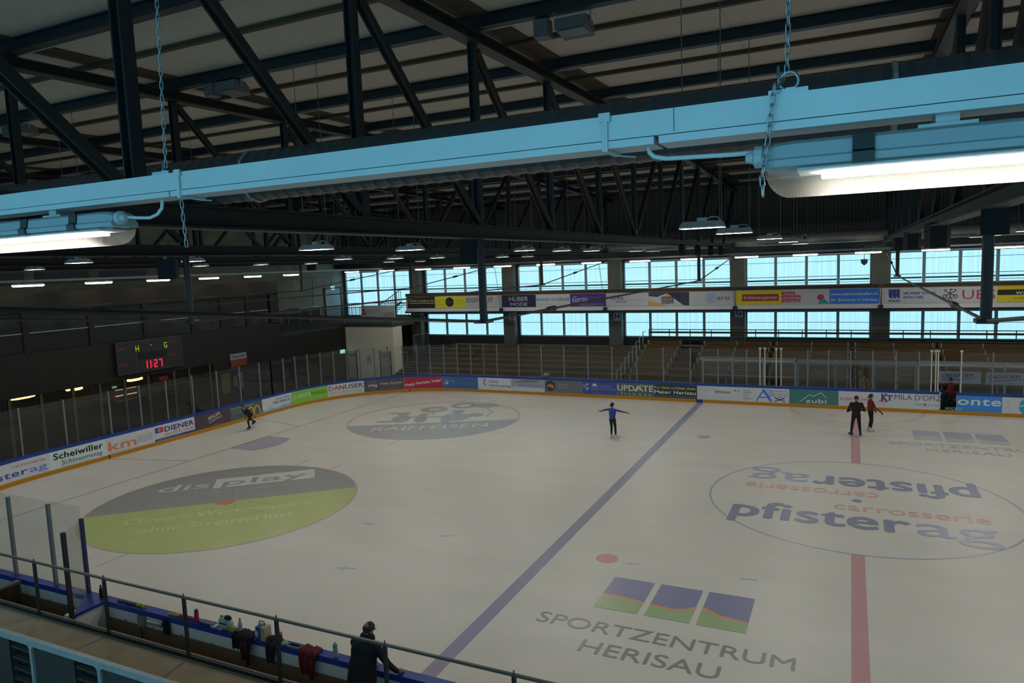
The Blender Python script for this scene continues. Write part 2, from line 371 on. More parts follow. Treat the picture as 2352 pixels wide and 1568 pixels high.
for c, ang in (((-3.83, -9.5), 0), ((3.93, 9.15), 0)):
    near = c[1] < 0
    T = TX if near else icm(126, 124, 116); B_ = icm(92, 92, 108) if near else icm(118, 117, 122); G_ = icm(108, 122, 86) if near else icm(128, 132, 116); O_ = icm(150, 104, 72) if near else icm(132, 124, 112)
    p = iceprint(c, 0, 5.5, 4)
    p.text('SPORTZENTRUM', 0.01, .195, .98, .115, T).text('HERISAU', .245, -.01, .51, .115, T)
    yt, yb = .88, .465
    wv = {0: ((.195, .63), (.28, .63), (.375, .605)), 1: ((.408, .60), (.50, .58), (.555, .61), (.585, .655)), 2: ((.615, .665), (.69, .60), (.80, .575))}
    for i, (x0, x1) in enumerate(((.193, .378), (.407, .588), (.615, .802))):
        w = wv[i]; w = [(x0, w[0][1])]+list(w[1:-1])+[(x1, w[-1][1])]
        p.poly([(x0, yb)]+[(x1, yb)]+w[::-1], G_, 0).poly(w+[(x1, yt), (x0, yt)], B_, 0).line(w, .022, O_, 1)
    p.done(floor, 'ice_logo_print')
mb = MB()
for (u, v, L, a) in ((792, 1304, .3, .3), (792, 1304, .16, 1.9), (845, 1202, .2, .2), (1027, 1230, .2, .5), (1455, 1294, .2, .3), (1720, 1330, .2, .1)):
    q = onz(u, v, 0); d = Vector((math.cos(a), math.sin(a)))*L; mb.add([(x, y, .005+.001*(a > 1)) for x, y in strip((q.x-d.x, q.y-d.y), (q.x+d.x, q.y+d.y), .05)], [(0, 1, 2, 3)])
mb.build('skate_mark', icm(125, 124, 120), floor)
# ================================================================== BOARDS
S_GATE0, S_GATE1 = s_of_u(2157), s_of_u(2197)
boards = thing('rink_boards', 'low white rink boards with blue top rail and yellow kick plate around the ice', 'barrier')
def band(s0, s1, o0, o1, z0, z1, step=.35):
    n = max(1, int((s1-s0)/step)); mb = MB(); vs = []; fs = []
    for i in range(n+1):
        s = s0+(s1-s0)*i/n; a, b = rp(s, o0), rp(s, o1)
        vs += [(a.x, a.y, z0), (b.x, b.y, z0), (b.x, b.y, z1), (a.x, a.y, z1)]
    for i in range(n):
        for k in range(4): fs.append((i*4+k, i*4+(k+1) % 4, i*4+4+(k+1) % 4, i*4+4+k))
    fs += [(3, 2, 1, 0), tuple(n*4+k for k in range(4))]
    return mb.add(vs, fs)
SE = RS[-1]
band(0, SE, 0., .12, -.03, .17).build('board_base', M['board'], boards)
band(0, SE, -.02, .0, -.02, .17).build('kick_plate', M['yel'], boards)
for a, b in ((0, S_GATE0), (S_GATE1, SE)):
    band(a, b, 0., .12, .17, .94).build('board_panel', M['board'], boards)
    band(a, b, -.02, .15, .94, 1.06).build('top_rail', M['blue'], boards)
for sy in (4.3, -4.3):          # dark marks where lines reach the end boards
    s = min((abs(rp(k/50).y-sy)+abs(rp(k/50).x-XL), k/50) for k in range(1000, 3500))[1]
    band(s-.03, s+.03, -.025, -.015, 0, .17).build('line_mark', mat('mark_red', (.10, .01, .01), .5), boards)
s = s_of_u(941, .1); band(s-.03, s+.03, -.025, -.015, 0, .17).build('line_mark', MATS['mark_red'], boards)
s = s_of_u(1607, .1); band(s-.17, s+.17, -.025, -.015, 0, .17).build('line_mark', M['blue'], boards)
def SB(a, h, d):
    q = rp(a, -.012-d); q.z = h; return q
WH = (148, 145, 141)
def ad(u0, u1, bg, label):
    s0, s1 = s_of_u(u0), s_of_u(u1)
    o = band(s0+.008, s1-.008, -.012, 0., .185, .93, .3).build('advert_panel', cm(*bg), boards); o['label'] = label
    return Print(SB, s0, s1, .185, .93), o
p, o = ad(-120, 112, WH, 'white advert panel with red and blue lettering on the end boards')
fr = lambda u: (s_of_u(u)-p.a0)/(p.a1-p.a0)
p.text('carrosserie', fr(27), .68, fr(104)-fr(27), .17, (140, 72, 66)).text('pfister', fr(-50), .22, fr(63)-fr(-50), .34, (38, 48, 110), .03).text('ag', fr(67), .22, fr(107)-fr(67), .34, (70, 80, 140)); p.done(o)
p, o = ad(112, 246, (150, 156, 150), 'pale advert panel with heavy black and green script lettering')
p.text('Scheiwiller', .08, .52, .84, .34, (18, 18, 20), .04).text('Schlossmetzg', .20, .16, .70, .24, (40, 62, 44), 0, .15).text('Partyservice', .2, .04, .5, .05, (110, 120, 112)); p.done(o)
p, o = ad(246, 355, WH, 'white advert panel with big orange lettering')
p.text('km', .03, .20, .56, .50, (176, 92, 52), .05).line([(.05, .45), (.2, .5), (.3, .72), (.45, .68)], .05, (135, 150, 150), 1)
for i, t in enumerate(('Fenster und Türen', 'Innenausbau', 'Küchen und Bäder', 'www.kmherisau.ch')): p.text(t, .62, .62-.12*i, .34, .07, (90, 90, 88))
p.text('Kellerei Montagen AG', .06, .06, .55, .05, (120, 110, 100)); p.done(o)
p, o = ad(355, 447, WH, 'white advert panel with navy and red lettering above a navy strip')
p.rect(0, 0, 1, .14, (34, 44, 92)).text('info@diener-haustechnik.ch', .03, .04, .6, .05, (120, 124, 140))
p.text('DIENER', .24, .50, .73, .32, (24, 34, 84), .04).text('HAUSTECHNIK', .24, .23, .73, .17, (140, 70, 66)).rect(.10, .52, .21, .86, (150, 40, 44)).rect(.02, .52, .10, .86, (34, 44, 92)).disc(.105, .69, .1, WH, 2, .035); p.done(o)
p, o = ad(447, 530, (58, 42, 46), 'dark aubergine advert panel with slanted white lettering')
p.text('SEILER', .36, .50, .36, .20, (170, 168, 166), .02, 0, 12).text('LOGISTICS', .38, .26, .38, .16, (160, 158, 156), 0, 0, 12).text('seiler.ch', .5, .06, .22, .07, (130, 128, 126)); p.done(o)
p, o = ad(530, 602, (54, 66, 58), 'dark green advert panel with golden double arch')
p.text('Nur einen McDrive entfernt', .02, .80, .70, .09, (150, 152, 148), .01)
for i in range(3): p.text('Herisau Kreuzung Sud', .04, .62-.1*i, .36, .05, (120, 124, 118))
for cx in (.62, .82):
    p.line([(cx-.105, .02), (cx-.09, .35), (cx-.055, .58), (cx, .68), (cx+.055, .58), (cx+.09, .35), (cx+.105, .02)], .11, (168, 124, 52), 1)
p.done(o)
p, o = ad(602, 669, WH, 'white advert panel with blue water splashes')
p.text('GEBR. DIENER AG', .36, .44, .60, .17, (44, 58, 104), .02).text('Sanitär Heizung', .42, .3, .4, .08, (150, 170, 190))
p.poly([(0, 0), (1, 0), (1, .34), (.9, .18), (.7, .24), (.5, .08), (.3, .2), (.12, .06), (0, .2)], (96, 126, 168)).poly([(.18, .1), (.2, .55), (.26, .3), (.3, .12)], (110, 140, 178))
p.line([(.45, .82), (.6, .78), (.75, .84), (.95, .78)], .05, (70, 96, 146)).line([(.45, .73), (.6, .69), (.75, .75), (.95, .69)], .04, (90, 116, 160)); p.done(o)
p, o = ad(669, 753, (92, 138, 42), 'bright green advert panel with white and dark lettering')
p.text('SÄNTIS', .20, .42, .36, .26, (176, 184, 170), .02).text('ENERGIE', .56, .42, .40, .26, (46, 70, 28), .0).text('Ihr Energieversorger der Region', .36, .2, .5, .06, (140, 170, 110))
for i in range(4):
    for j in range(4-abs(2-i)): p.disc(.04+.04*i, .38+.1*j, .028, (176, 184, 170), 1, n=8)
p.done(o)
p, o = ad(753, 836, WH, 'white advert panel with red and black capitals')
p.text('DA', .03, .50, .29, .36, (140, 34, 38), .02).text('NUSER', .33, .50, .64, .36, (22, 22, 24), .01).rect(.02, .42, .97, .435, (150, 110, 110)).text('Küchen/Schreinerei', .04, .22, .90, .13, (100, 76, 74)).text('Küchen und Schreinerei zum Fühlen', .04, .06, .92, .06, (70, 70, 70)); p.done(o)
p, o = ad(836, 928, (62, 56, 54), 'dark taupe advert panel with white round stamp')
p.disc(.22, .5, .36, (100, 96, 94), 0, .03).disc(.22, .5, .25, (84, 80, 78), 0, .02).text('100g', .11, .42, .22, .2, (160, 158, 154), .02).text('Cento Grammi', .40, .54, .55, .16, (160, 158, 154), .01).text('Rösterei St. Gallen', .5, .42, .34, .06, (120, 116, 112)).text('Kaffee frisch geröstet', .4, .14, .5, .05, (120, 116, 112)); p.done(o)
p, o = ad(928, 1017, (128, 30, 42), 'crimson advert panel with slanted white slogan')
p.text('Hopp Herisau, hopp!', .03, .22, .94, .24, (180, 172, 172), .03, 0, 7); p.done(o)
p, o = ad(1017, 1098, (44, 72, 106), 'steel blue advert panel with small white round emblem')
p.disc(.10, .52, .20, (150, 162, 174), 1, .03).line([(.065, .62), (.10, .42), (.135, .62)], .04, (150, 162, 174)).line([(.05, .56), (.08, .36), (.10, .48), (.12, .36), (.15, .56)], .04, (150, 162, 174)).text('AMAG', .19, .56, .15, .09, (140, 152, 164)).text('Ihr Volkswagen Service Partner in Herisau', .19, .38, .70, .06, (96, 118, 144)); p.done(o)
p, o = ad(1098, 1174, WH, 'white advert panel with navy lettering and a crescent')
p.disc(.27, .6, .32, (40, 50, 104), 0, .08, 14, 110, 250).disc(.27, .55, .06, (110, 150, 60)).text('Göldi', .34, .60, .27, .20, (44, 56, 104), .01).text('Hörberatung', .34, .28, .64, .20, (44, 56, 104), .01).text('Hörberatung Herisau', .34, .12, .5, .06, (130, 150, 90)); p.done(o)
p, o = ad(1174, 1251, (112, 112, 108), 'grey advert panel with white outlined blue script')
p.poly([(0, 0), (1, 0), (1, .25), (0, .34)], (140, 140, 136)).poly([(.05, .7), (.4, .95), (.9, .95), (.7, .75)], (86, 86, 84))
p.text('Abderhalden', .20, .38, .74, .30, (160, 160, 166), .07, .25).text('Abderhalden', .20, .38, .74, .30, (42, 52, 110), .01, .25, lay=3).line([(.1, .4), (.25, .3), (.95, .32)], .03, (150, 150, 158)); p.done(o)
p, o = ad(1251, 1337, (76, 76, 74), 'charcoal advert panel with round wood picture')
p.disc(.16, .55, .42, (46, 36, 28)).poly([(.05, .4), (.14, .5), (.22, .3), (.26, .55), (.16, .7), (.08, .6)], (130, 96, 56), 1).text('Allmann', .36, .62, .26, .15, (118, 118, 116), 0, .2).text('Ambiente', .36, .40, .28, .15, (118, 118, 116), 0, .2).text('tba', .84, .64, .10, .13, (130, 80, 48), .03).text('Bodenbeläge Vorhänge', .36, .12, .4, .05, (100, 100, 98)); p.done(o)
p, o = ad(1337, 1418, (46, 54, 100), 'indigo advert panel with white letters and hat')
p.text('T', .02, .5, .08, .2, (156, 158, 170), .02).text('F', .12, .65, .07, .2, (156, 158, 170), .02).text('P', .12, .3, .07, .24, (156, 158, 170), .02).poly([(.26, .66), (.46, .66), (.42, .72), (.40, .86), (.32, .86), (.30, .72)], (150, 152, 164)).text('IMMOBILIEN', .25, .48, .24, .07, (130, 134, 156)).text('APPENZELL', .25, .38, .24, .06, (130, 134, 156)).text('Powerplay', .53, .62, .30, .12, (112, 120, 160)).text('für Immobilien', .53, .40, .42, .12, (112, 120, 160)).text('www.tfp-immobilien.ch', .26, .1, .3, .05, (110, 116, 150)); p.done(o)
p, o = ad(1418, 1502, (62, 66, 66), 'dark grey advert panel with white capitals and lime letters')
p.text('UPD', .01, .40, .46, .44, (164, 168, 166), .02).text('TE', .70, .40, .28, .44, (164, 168, 166), .02).text('A', .46, .40, .26, .44, (164, 168, 166), .01).line([(.52, .36), (.68, .92)], .09, (112, 150, 40), 2).text('f i t n e s s', .10, .06, .82, .24, (112, 150, 40)); p.done(o)
p, o = ad(1502, 1601, (34, 36, 36), 'black advert panel with yellow and white slogan')
p.text('Für', .02, .68, .14, .16, (150, 150, 146)).text('Dich', .19, .68, .17, .16, (168, 160, 40), .03).text('und', .39, .68, .14, .16, (150, 150, 146)).text('Dein Auto.', .56, .68, .42, .16, (168, 160, 40), .03).text('Meier Herisau', .02, .30, .95, .26, (166, 166, 164), .03).text('Verkauf Werkstatt Carrosserie Spritzwerk Waschanlage', .02, .1, .95, .06, (130, 130, 128)); p.done(o)
p, o = ad(1601, 1702, WH, 'white advert panel with three coloured dots')
for i in range(3): p.text(('Baudienstleistung', 'Generalunternehmung', 'Immobilien')[i], .02, .84-.11*i, (.28, .33, .2)[i], .07, (110, 140, 180))
p.text('lehmann', .42, .52, .34, .22, (40, 40, 42), .01)
for i, c in enumerate(((176, 130, 60), (150, 48, 44), (64, 96, 150))): p.disc(.80+.07*i, .74, .075, c).disc(.80+.07*i, .74, .04, WH, 1, .02)
p.text('Herisau St. Gallen Gossau Appenzell Teufen', .03, .08, .8, .04, (140, 140, 140)); p.done(o)
p, o = ad(1702, 1813, WH, 'white advert panel with large blue letter and crossed tools')
for i, t in enumerate(('Dächer', 'Fassaden', 'Solar', 'Gerüst', 'Spenglerei')): p.text(t, .05, .76-.15*i, (.14, .18, .10, .13, .20)[i], .10, (60, 60, 60))
B2 = (48, 86, 150)
p.line([(.32, .06), (.48, .9)], .10, B2).line([(.46, .9), (.64, .06)], .17, B2).rect(.38, .3, .6, .38, B2)
for i in range(4): p.rect(.48+.02*i, .84-.12*i, .64+.02*i, .87-.12*i, B2)
p.text('Albert Urnäsch AG', .60, .78, .36, .09, (80, 84, 96), .02).text('Albert Gossau AG', .62, .58, .34, .09, (80, 84, 96), .02).rect(.55, .46, .97, .49, B2)
p.line([(.70, .08), (.92, .36)], .06, (24, 24, 24)).line([(.92, .08), (.70, .36)], .06, (24, 24, 24)).line([(.72, .22), (.81, .42), (.90, .22)], .03, (24, 24, 24)); p.done(o)
p, o = ad(1813, 1926, (46, 86, 78), 'teal advert panel with white mountain line and lower case lettering')
p.line([(.22, .14), (.42, .68), (.50, .56), (.64, .84), (.76, .5)], .04, (158, 164, 160)).text('zubi', .34, .10, .42, .28, (166, 172, 168), .02); p.done(o)
p, o = ad(1926, 2050, WH, 'white advert panel with red capitals and violet monogram')
p.text('KLEBE-TECHNIK', .03, .40, .62, .18, (150, 52, 46), .01).text('AG', .74, .36, .14, .18, (150, 52, 46), .01).text('K', .80, .42, .11, .52, (66, 44, 88), .05).text('T', .89, .48, .11, .36, (66, 44, 88), .05).text('Ihr Spezialist für Klebstoffe und Dichtstoffe', .03, .26, .85, .06, (130, 120, 120)); p.done(o)
p, o = ad(2050, 2157, WH, 'white advert panel with thin dark capitals and Swiss cross')
p.text('MILA D\'OPIZ', .04, .58, 1.0, .34, (66, 66, 72), 0).text('feel', .50, .26, .14, .12, (100, 100, 104)).rect(.67, .24, .73, .38, (150, 44, 40)).rect(.69, .295, .71, .325, WH, 1).text('serenity', .76, .24, .22, .12, (100, 100, 104)); p.done(o)
p, o = ad(2197, 2302, (44, 96, 166), 'bright blue advert panel with large white lower case letters')
p.text('onte', .02, .42, .94, .50, (150, 166, 184), .04, .1).text('HOCKEY', -.25, .06, .38, .16, (120, 150, 190), .01); p.done(o)
p, o = ad(2303, 2420, WH, 'white advert panel with teal disc and white script')
p.disc(.55, .45, .60, (30, 116, 132)).text('wal', .25, .35, .35, .22, WH, .02, .2, 12).line([(.02, .2), (.12, .5), (.08, .8)], .02, (110, 110, 112)).line([(.1, .1), (.16, .4)], .02, (110, 110, 112)); p.done(o)
# open gate in the far boards: step below, door swung out, added black panel behind to darken the opening
gate = thing('gate_door', 'white swung-open door in the far boards with an added black panel behind', 'gate', (*rp((S_GATE0+S_GATE1)/2, .2).xy, .17))
q0, q1 = rp(S_GATE0), rp(S_GATE1)
mb = MB(); mb.box(q0.x+.02, q0.x+.07, YF+.1, YF+1.0, .2, 1.04); mb.build('door_leaf', M['board'], gate)
mb = MB(); mb.box(q0.x+.01, q0.x+.08, YF+.12, YF+1.0, 1.04, 1.08); mb.build('door_cap', M['blue'], gate)
mb = MB(); mb.box(q0.x+.1, q1.x-.02, YF+.84, YF+.88, -.03, 1.0); mb.build('added_dark_panel', M['black'], gate)  # made-up panel, stands in for the shade behind the gate
# ================================================================== GLASS SHIELD ON THE BOARDS
GZ = 3.0
def shield(name, label, ss, tops=GZ, skip=()):
    t = thing(name, label, 'glass screen', (*rp(ss[0], .07).xy, 1.05))
    for s in ss:
        q = rp(s, .07); mb = MB(); mb.box(q.x-.03, q.x+.03, q.y-.03, q.y+.03, 1.05, tops); mb.build('post', M['alu'], t)
    for a, b in zip(ss[:-1], ss[1:]):
        if (a, b) in skip: continue
        band(a+.04, b-.04, .063, .077, 1.06, tops-.02, 1.2).build('pane', M['glass'], t)
    return t
def s_of_y(y): return min((abs(rp(k/50).y-y)+abs(rp(k/50).x-XL), k/50) for k in range(1000, 3500))[1]
sl = [s_of_y(y) for y in (-9.4, -7.84, -6.05, -4.03, -2.5, -1.08, .43, 1.98, 3.51, 4.95)]
sc = [s_of_u(u, 1.06) for u in (628, 656, 683, 711, 740, 770, 800, 830, 862, 893, 927, 959, 989, 1021, 1051, 1082, 1111)]
sf = [s_of_u(u, 1.06) for u in (1142, 1192, 1244, 1296, 1351, 1406, 1463, 1524, 1586, 1649, 1715, 1745)]
sg = [s_of_u(u, 1.06) for u in (1794, 1855, 1903, 1953, 2004, 2057, 2110, 2138)]
sh = [s_of_u(u, 1.06) for u in (2207, 2280, 2352)]
shield('end_glass_screen', 'tall clear glass screen on the end boards below the scoreboard', sl+[sc[0]])
shield('corner_glass_screen', 'tall curved run of narrow glass panes on the corner boards', sc)
shield('side_glass_screen', 'tall glass screen on the far boards before the bare timber terrace', [sc[-1]+.02]+sf)
shield('bench_glass_screen', 'tall glass screen on the far boards before the team shelters', sg)
shield('gate_glass_screen', 'tall glass screen on the far boards beside the open gate', sh)
for us, lab in (((1746, 1757), 'pair of slim white posts left of the side gate'), ((1783, 1794), 'pair of slim white posts right of the side gate'), ((2139, 2148, 2154), 'cluster of three slim white posts beside the open gate'), ((2207,), 'single slim white post with round cap beside the open gate')):
    q = rp(s_of_u(us[0], 1.1), .05); t = thing('gate_posts', lab, 'post', (q.x, q.y, 1.05))
    for u in us:
        q = rp(s_of_u(u, 1.1), .05); mb = MB(); mb.lathe([(.03, 1.05), (.03, 3.0), (.07, 3.0), (.07, 3.07)], (q.x, q.y, 0), 8); mb.build('post', mat('post_white', (.75, .75, .72), .5), t)
mb = MB(); pts = []
for a, b in zip(sc[:-1], sc[1:]):
    for i in range(5):
        q = rp(a+(b-a)*i/5, .05); pts.append((q.x, q.y, 2.93-.16*math.sin(math.pi*i/5)))
mb.tube(pts, .008, 4); tag(mb.build('net_rope', M['wire']), 'thin pale rope sagging between the corner glass posts', 'rope')
# ================================================================== WALLS, WINDOWS, COLUMNS
YW = 24.5; ZR = 13.0; XE = -39.4; XRW = 37.
COLX = [1.38-8.3*k for k in range(5)]+[9.68, 17.98, 26.28, 34.58]
bays = [(-31.14, -23.93), (-22.93, -15.74), (-14.71, -7.32), (-6.46, .9), (1.85, 9.2)]
bays += [(10.15, 17.5), (18.45, 25.8)]
fbay = (-39.17, -32.5)
mb = MB(); mb.box(XE, XRW, YW-.02, YW+.3, -.1, 2.5)
mb.box(-32.5, XRW, YW-.02, YW+.3, 4.3, 5.85); mb.box(XE, -39.17, YW-.02, YW+.3, 4.3, 5.85); mb.box(XE, XRW, YW-.02, YW+.3, 7.85, ZR+.2)
for a, b in [(XE, -39.17), (-32.5, -31.14)]+[(bays[i][1], bays[i+1][0]) for i in range(len(bays)-1)]+[(bays[-1][1], XRW)]:
    mb.box(a, b, YW-.02, YW+.3, 2.5, 4.3); mb.box(a, b, YW-.02, YW+.3, 5.85, 7.85)
mb.box(fbay[0], fbay[1], YW-.02, YW+.3, 2.5, 4.12)
wf = struct(mb.build('wall_far', M['concd']), 'dark far wall with two bands of daylight windows')
pf = []; x = XE
while x < XRW:
    pf += [(x, 0), (x+.15, 0), (x+.2, -.06), (x+.35, -.06)]; x += .4
mb = MB(); vs = []; fs = []
for i, (x, d) in enumerate(pf): vs += [(x, YW-.05+d, 8.0), (x, YW-.05+d, ZR)]
fs = [(2*i, 2*i+2, 2*i+3, 2*i+1) for i in range(len(pf)-1)]
mb.add(vs, fs).build('cladding', M['clad'], wf)
wn = [0]
def window(x0, x1, z0, z1, y, n, trans, pm, lab, inward=-1):
    wn[0] += 1; t = struct(link('window_%d' % wn[0], None, None, ((x0+x1)/2, y, z0)), lab)
    mb = MB(); e = .09
    for a, b, c, d in ((x0, x1, z0-.0, z0+e), (x0, x1, z1-e, z1), (x0, x0+e, z0, z1), (x1-e, x1, z0, z1)): mb.box(a, b, y-.14, y+.05, c, d)
    mb.build('frame', M['frame'], t)
    w = (x1-x0)/n
    for i in range(n):
        mb = MB(); mb.box(x0+w*i+.03, x0+w*(i+1)-.03, y+.02, y+.05, z0+.03, z1-.03); mb.m = [1, 1, 1, 1, 1, 1]; mb.m[2 if inward < 0 else 3] = 0; mb.build('pane', [pm, M['frame']], t)
        if i: mb = MB(); mb.box(x0+w*i-.09, x0+w*i+.08, y-.10, y+.01, z0+.02, z1-.02); mb.build('mullion', M['frame'], t)
        for z, h in trans:
            mb = MB(); mb.box(x0+w*i+.09, x0+w*(i+1)-.10, y-.03, y+.01, z-h/2, z+h/2); mb.build('transom', MATS.setdefault('transom_green', mat('transom_green', (.05, .16, .16), .5)), t)
    return t
UT = [(7.38, .025), (6.45, .035), (6.23, .10), (6.06, .03)]; LT = [(3.54, .03)]
window(fbay[0], fbay[1], 4.1, 7.82, YW, 4, [(7.38, .025), (6.45, .035), (6.23, .10)], M['pane'], 'tall daylight window at the corner of the far wall')
for i, (a, b) in enumerate(bays):
    window(a, b, 5.85, 7.82, YW, 4, UT, M['pane'], 'upper daylight window of four translucent panes above the advert gallery')
    window(a, b, 2.5, 4.3, YW, 4, LT, M['pane'], 'lower daylight window of four translucent panes above the stands')
for i, x in enumerate(COLX[::1]):
    mb = MB(); mb.box(x-.46, x+.46, 23.75, 24.6, -.05, 8.2)
    o = mb.build('concrete_column', M['conc']); tag(o, 'square concrete column between the daylight windows of the far wall', 'column', 'concrete columns along the far wall')
# column letter boards
for (u, v, t, lab) in ((1176, 727, 'I', 'small white square board with letter I on a column'), (1417, 727, 'H', 'small white square board with letter H on a column'), (1697, 718, 'G', 'small white square board with letter G on a column')):
    q = ony(u, v, 23.7); mb = MB(); mb.box(q.x-.24, q.x+.24, 23.70, 23.75, q.z-.28, q.z+.28); o = tag(mb.build('letter_board', cm(130, 134, 138)), lab, 'sign')
    p = Print(lambda a, h, d: Vector((a, 23.70-d, h)), q.x-.24, q.x+.24, q.z-.28, q.z+.28); w = .22 if t == 'I' else .6
    p.text(t, .5-w/2, .2, w, .62, (20, 24, 30), .05); p.done(o)
# end wall (left), near wall behind the camera, right wall
mb = MB(); mb.box(XE-.3, XE, -30, YW+.3, -.1, ZR+.2); wl = struct(mb.build('wall_left', mat('stained_concrete', (.36, .34, .27), .85, noise=.5, scale=.9, bump=.15)), 'stained concrete end wall')
mb = MB(); YB = -27.6
mb.box(XE, XRW, YB-.3, YB, -.1, 4.6); mb.box(XE, XRW, YB-.3, YB, 10.2, ZR+.2)
nb = [(-38+8.3*k, -38+8.3*k+7.2) for k in range(9)]
for (a, b) in zip([XE]+[q[1] for q in nb], [q[0] for q in nb]+[XRW]): mb.box(a, b, YB-.3, YB, 4.6, 10.2)
struct(mb.build('wall_near', M['conc']), 'concrete wall behind the near gallery')
for a, b in nb: window(a, b, 4.6, 10.2, YB-.05, 4, [(7.4, .05)], M['npane'], 'daylight window of the near wall', 1)
mb = MB(); mb.box(XRW, XRW+.3, -30, YW+.3, -.1, ZR+.2); struct(mb.build('wall_right', M['concd']), 'dark end wall')
# door and furniture on the end wall gallery
ZG = 4.05
q0, q1 = onx(745, 668, XE), onx(780, 668, XE)
d = struct(link('door_1', None, None, (XE, q0.y, ZG)), 'pale blue-grey door in the concrete end wall')
mb = MB(); mb.box(XE-.02, XE+.06, q0.y, q1.y, ZG, 6.5); mb.build('door_leaf', mat('door_grey', (.36, .42, .46), .5, noise=.05), d)
mb = MB(); mb.box(XE, XE+.1, q1.y, q1.y+.12, ZG, 6.6); mb.box(XE, XE+.1, q0.y-.1, q0.y, ZG, 6.6); mb.box(XE, XE+.1, q0.y-.1, q1.y+.12, 6.5, 6.6); mb.build('door_frame', M['steel'], d)
mb = MB(); mb.tube([(XE+.1, q0.y+.5, 5.1), (XE+.16, q0.y+.5, 5.1), (XE+.16, q0.y+.65, 5.1)], .015, 6); mb.build('handle', M['alu'], d)
q = onx(763, 661, XE); mb = MB(); mb.box(XE, XE+.08, q.y-.22, q.y+.22, q.z-.14, q.z+.14); o = tag(mb.build('exit_sign', mat('exit_lit', (.2, .5, .4), .5, emit=(.5, .95, .9, .7))), 'small glowing exit sign above the pale door', 'sign')
mb = MB()
for a, b in (((640, 643), (762, 638)), ((762, 638), (762, 660)), ((720, 641), (722, 700))):
    qa, qb = onx(*a, XE+.05), onx(*b, XE+.05); mb.tube([qa, qb], .025, 6)
tag(mb.build('conduit', M['galv']), 'thin conduit running over the concrete end wall', 'pipe')
for u0, u1 in ((662, 684), (690, 711), (716, 737)):
    a, b = onx(u0, 709, XE+.5), onx(u1, 709, XE+.5); t = thing('folding_table', 'metal framed table stacked against the concrete end wall', 'table', (XE+.5, a.y, ZG), 'tables against the end wall')
    mb = MB(); mb.box(XE+.35, XE+.40, a.y, b.y, ZG+.05, ZG+1.05); mb.build('table_top', M['dwall'], t)
    mb = MB()
    for y in (a.y, b.y): mb.box(XE+.40, XE+.44, y-.03, y+.03, ZG, ZG+1.15)
    mb.box(XE+.40, XE+.44, a.y, b.y, ZG+1.1, ZG+1.16); mb.build('frame', M['galv'], t)
# ================================================================== FAR GALLERY WITH ADVERT BAND
YS = 21.5
mb = MB(); mb.box(-31.4, XRW, YS+.15, YW, 4.5, 4.66); struct(mb.build('floor_gallery', M['concd']), 'narrow gallery floor behind the advert band')
def SA(a, h, d): return Vector((a, YS-.03-d, h))
XS = lambda u: ony(u, 690, YS).x
Z0, Z1, ZA0, ZA1 = 4.62, 5.80, 4.90, 5.76
segs = [(932, 1152), (1153, 1391), (1392, 1689), (1690, 2024), (2025, 2400)]
names = ['white advert parapet of the gallery starting with a black electrician advert', 'white advert parapet of the gallery with navy and purple adverts', 'white advert parapet of the gallery with roofing and pale adverts', 'white advert parapet of the gallery with yellow and blue adverts', 'white advert parapet of the gallery with packaging and bank adverts']
PAR = []
for (u0_, u1_), lab in zip(segs, names):
    a, b = XS(u0_)+.02, XS(u1_)-.02; t = thing('advert_parapet', lab, 'advert board', ((a+b)/2, YS, Z0)); PAR.append(t)
    mb = MB(); mb.box(a, b, YS, YS+.12, Z0, Z1); mb.build('backing_board', mat('parapet_white', alb(150, 148, 142, 1.0), .5, noise=.06, scale=1.5), t)
    mb = MB(); mb.box(a, b, YS-.06, YS+.2, Z1, 6.0); mb.build('timber_cap', M['batten'], t)
    mb = MB(); mb.box(b-.12, b+.12, YS-.16, YS-.005, Z0-.05, Z0+.2); mb.build('hanger_box', M['black'], t)
    mb = MB(); mb.tube([(b, YS-.1, Z0+.2), (b-.35, YS-.3, 8.3)], .018, 5); mb.build('hanger_rod', M['wire'], t)
mb = MB(); mb.box(XS(2400), XRW, YS, YS+.12, Z0, 6.0); tag(mb.build('advert_parapet', MATS['parapet_white']), 'blank white parapet continuing the gallery', 'advert board')
def gad(k, u0, u1, bg, lab):
    a, b = XS(u0), XS(u1); mb = MB(); mb.box(a+.01, b-.01, YS-.03, YS, ZA0, ZA1); o = mb.build('advert_panel', cm(*bg), PAR[k]); o['label'] = lab
    return Print(SA, a, b, ZA0, ZA1), o
WG = (138, 136, 131)
p, o = gad(0, 936, 999, (26, 25, 24), 'black advert panel with pale lettering over a yellow line')
p.text('Elektro Sonderer AG', .12, .56, .85, .20, (140, 138, 130), .02).rect(.08, .40, .98, .46, (150, 140, 30)).text('7', .03, .42, .07, .36, (150, 140, 30)).text('Elektro Telecom', .12, .2, .4, .08, (90, 88, 84)); p.done(o)
p, o = gad(0, 999, 1069, (150, 146, 30), 'yellow advert panel with black disc')
p.disc(.49, .5, .42, (24, 24, 22)).text('lightspan', .38, .46, .22, .10, (90, 90, 70), lay=2)
for i, t_ in enumerate(('Spenglerei', '&', 'Blitzschutz')): p.text(t_, (.04, .12, .03)[i], .62-.18*i, (.26, .06, .28)[i], .10, (100, 98, 40))
for i in range(4): p.text('Industriestrasse', .68, .68-.13*i, .26, .07, (110, 106, 36))
p.done(o)
p, o = gad(0, 1069, 1151, WG, 'white advert panel with dark condensed capitals')
p.text('EISENHUT', .04, .44, .74, .38, (52, 54, 58), .01).text('Die Doppelsteuerung Herisau', .04, .2, .5, .07, (110, 110, 110)); p.done(o)
p, o = gad(1, 1153, 1231, (22, 24, 46), 'navy advert panel with pale capitals')
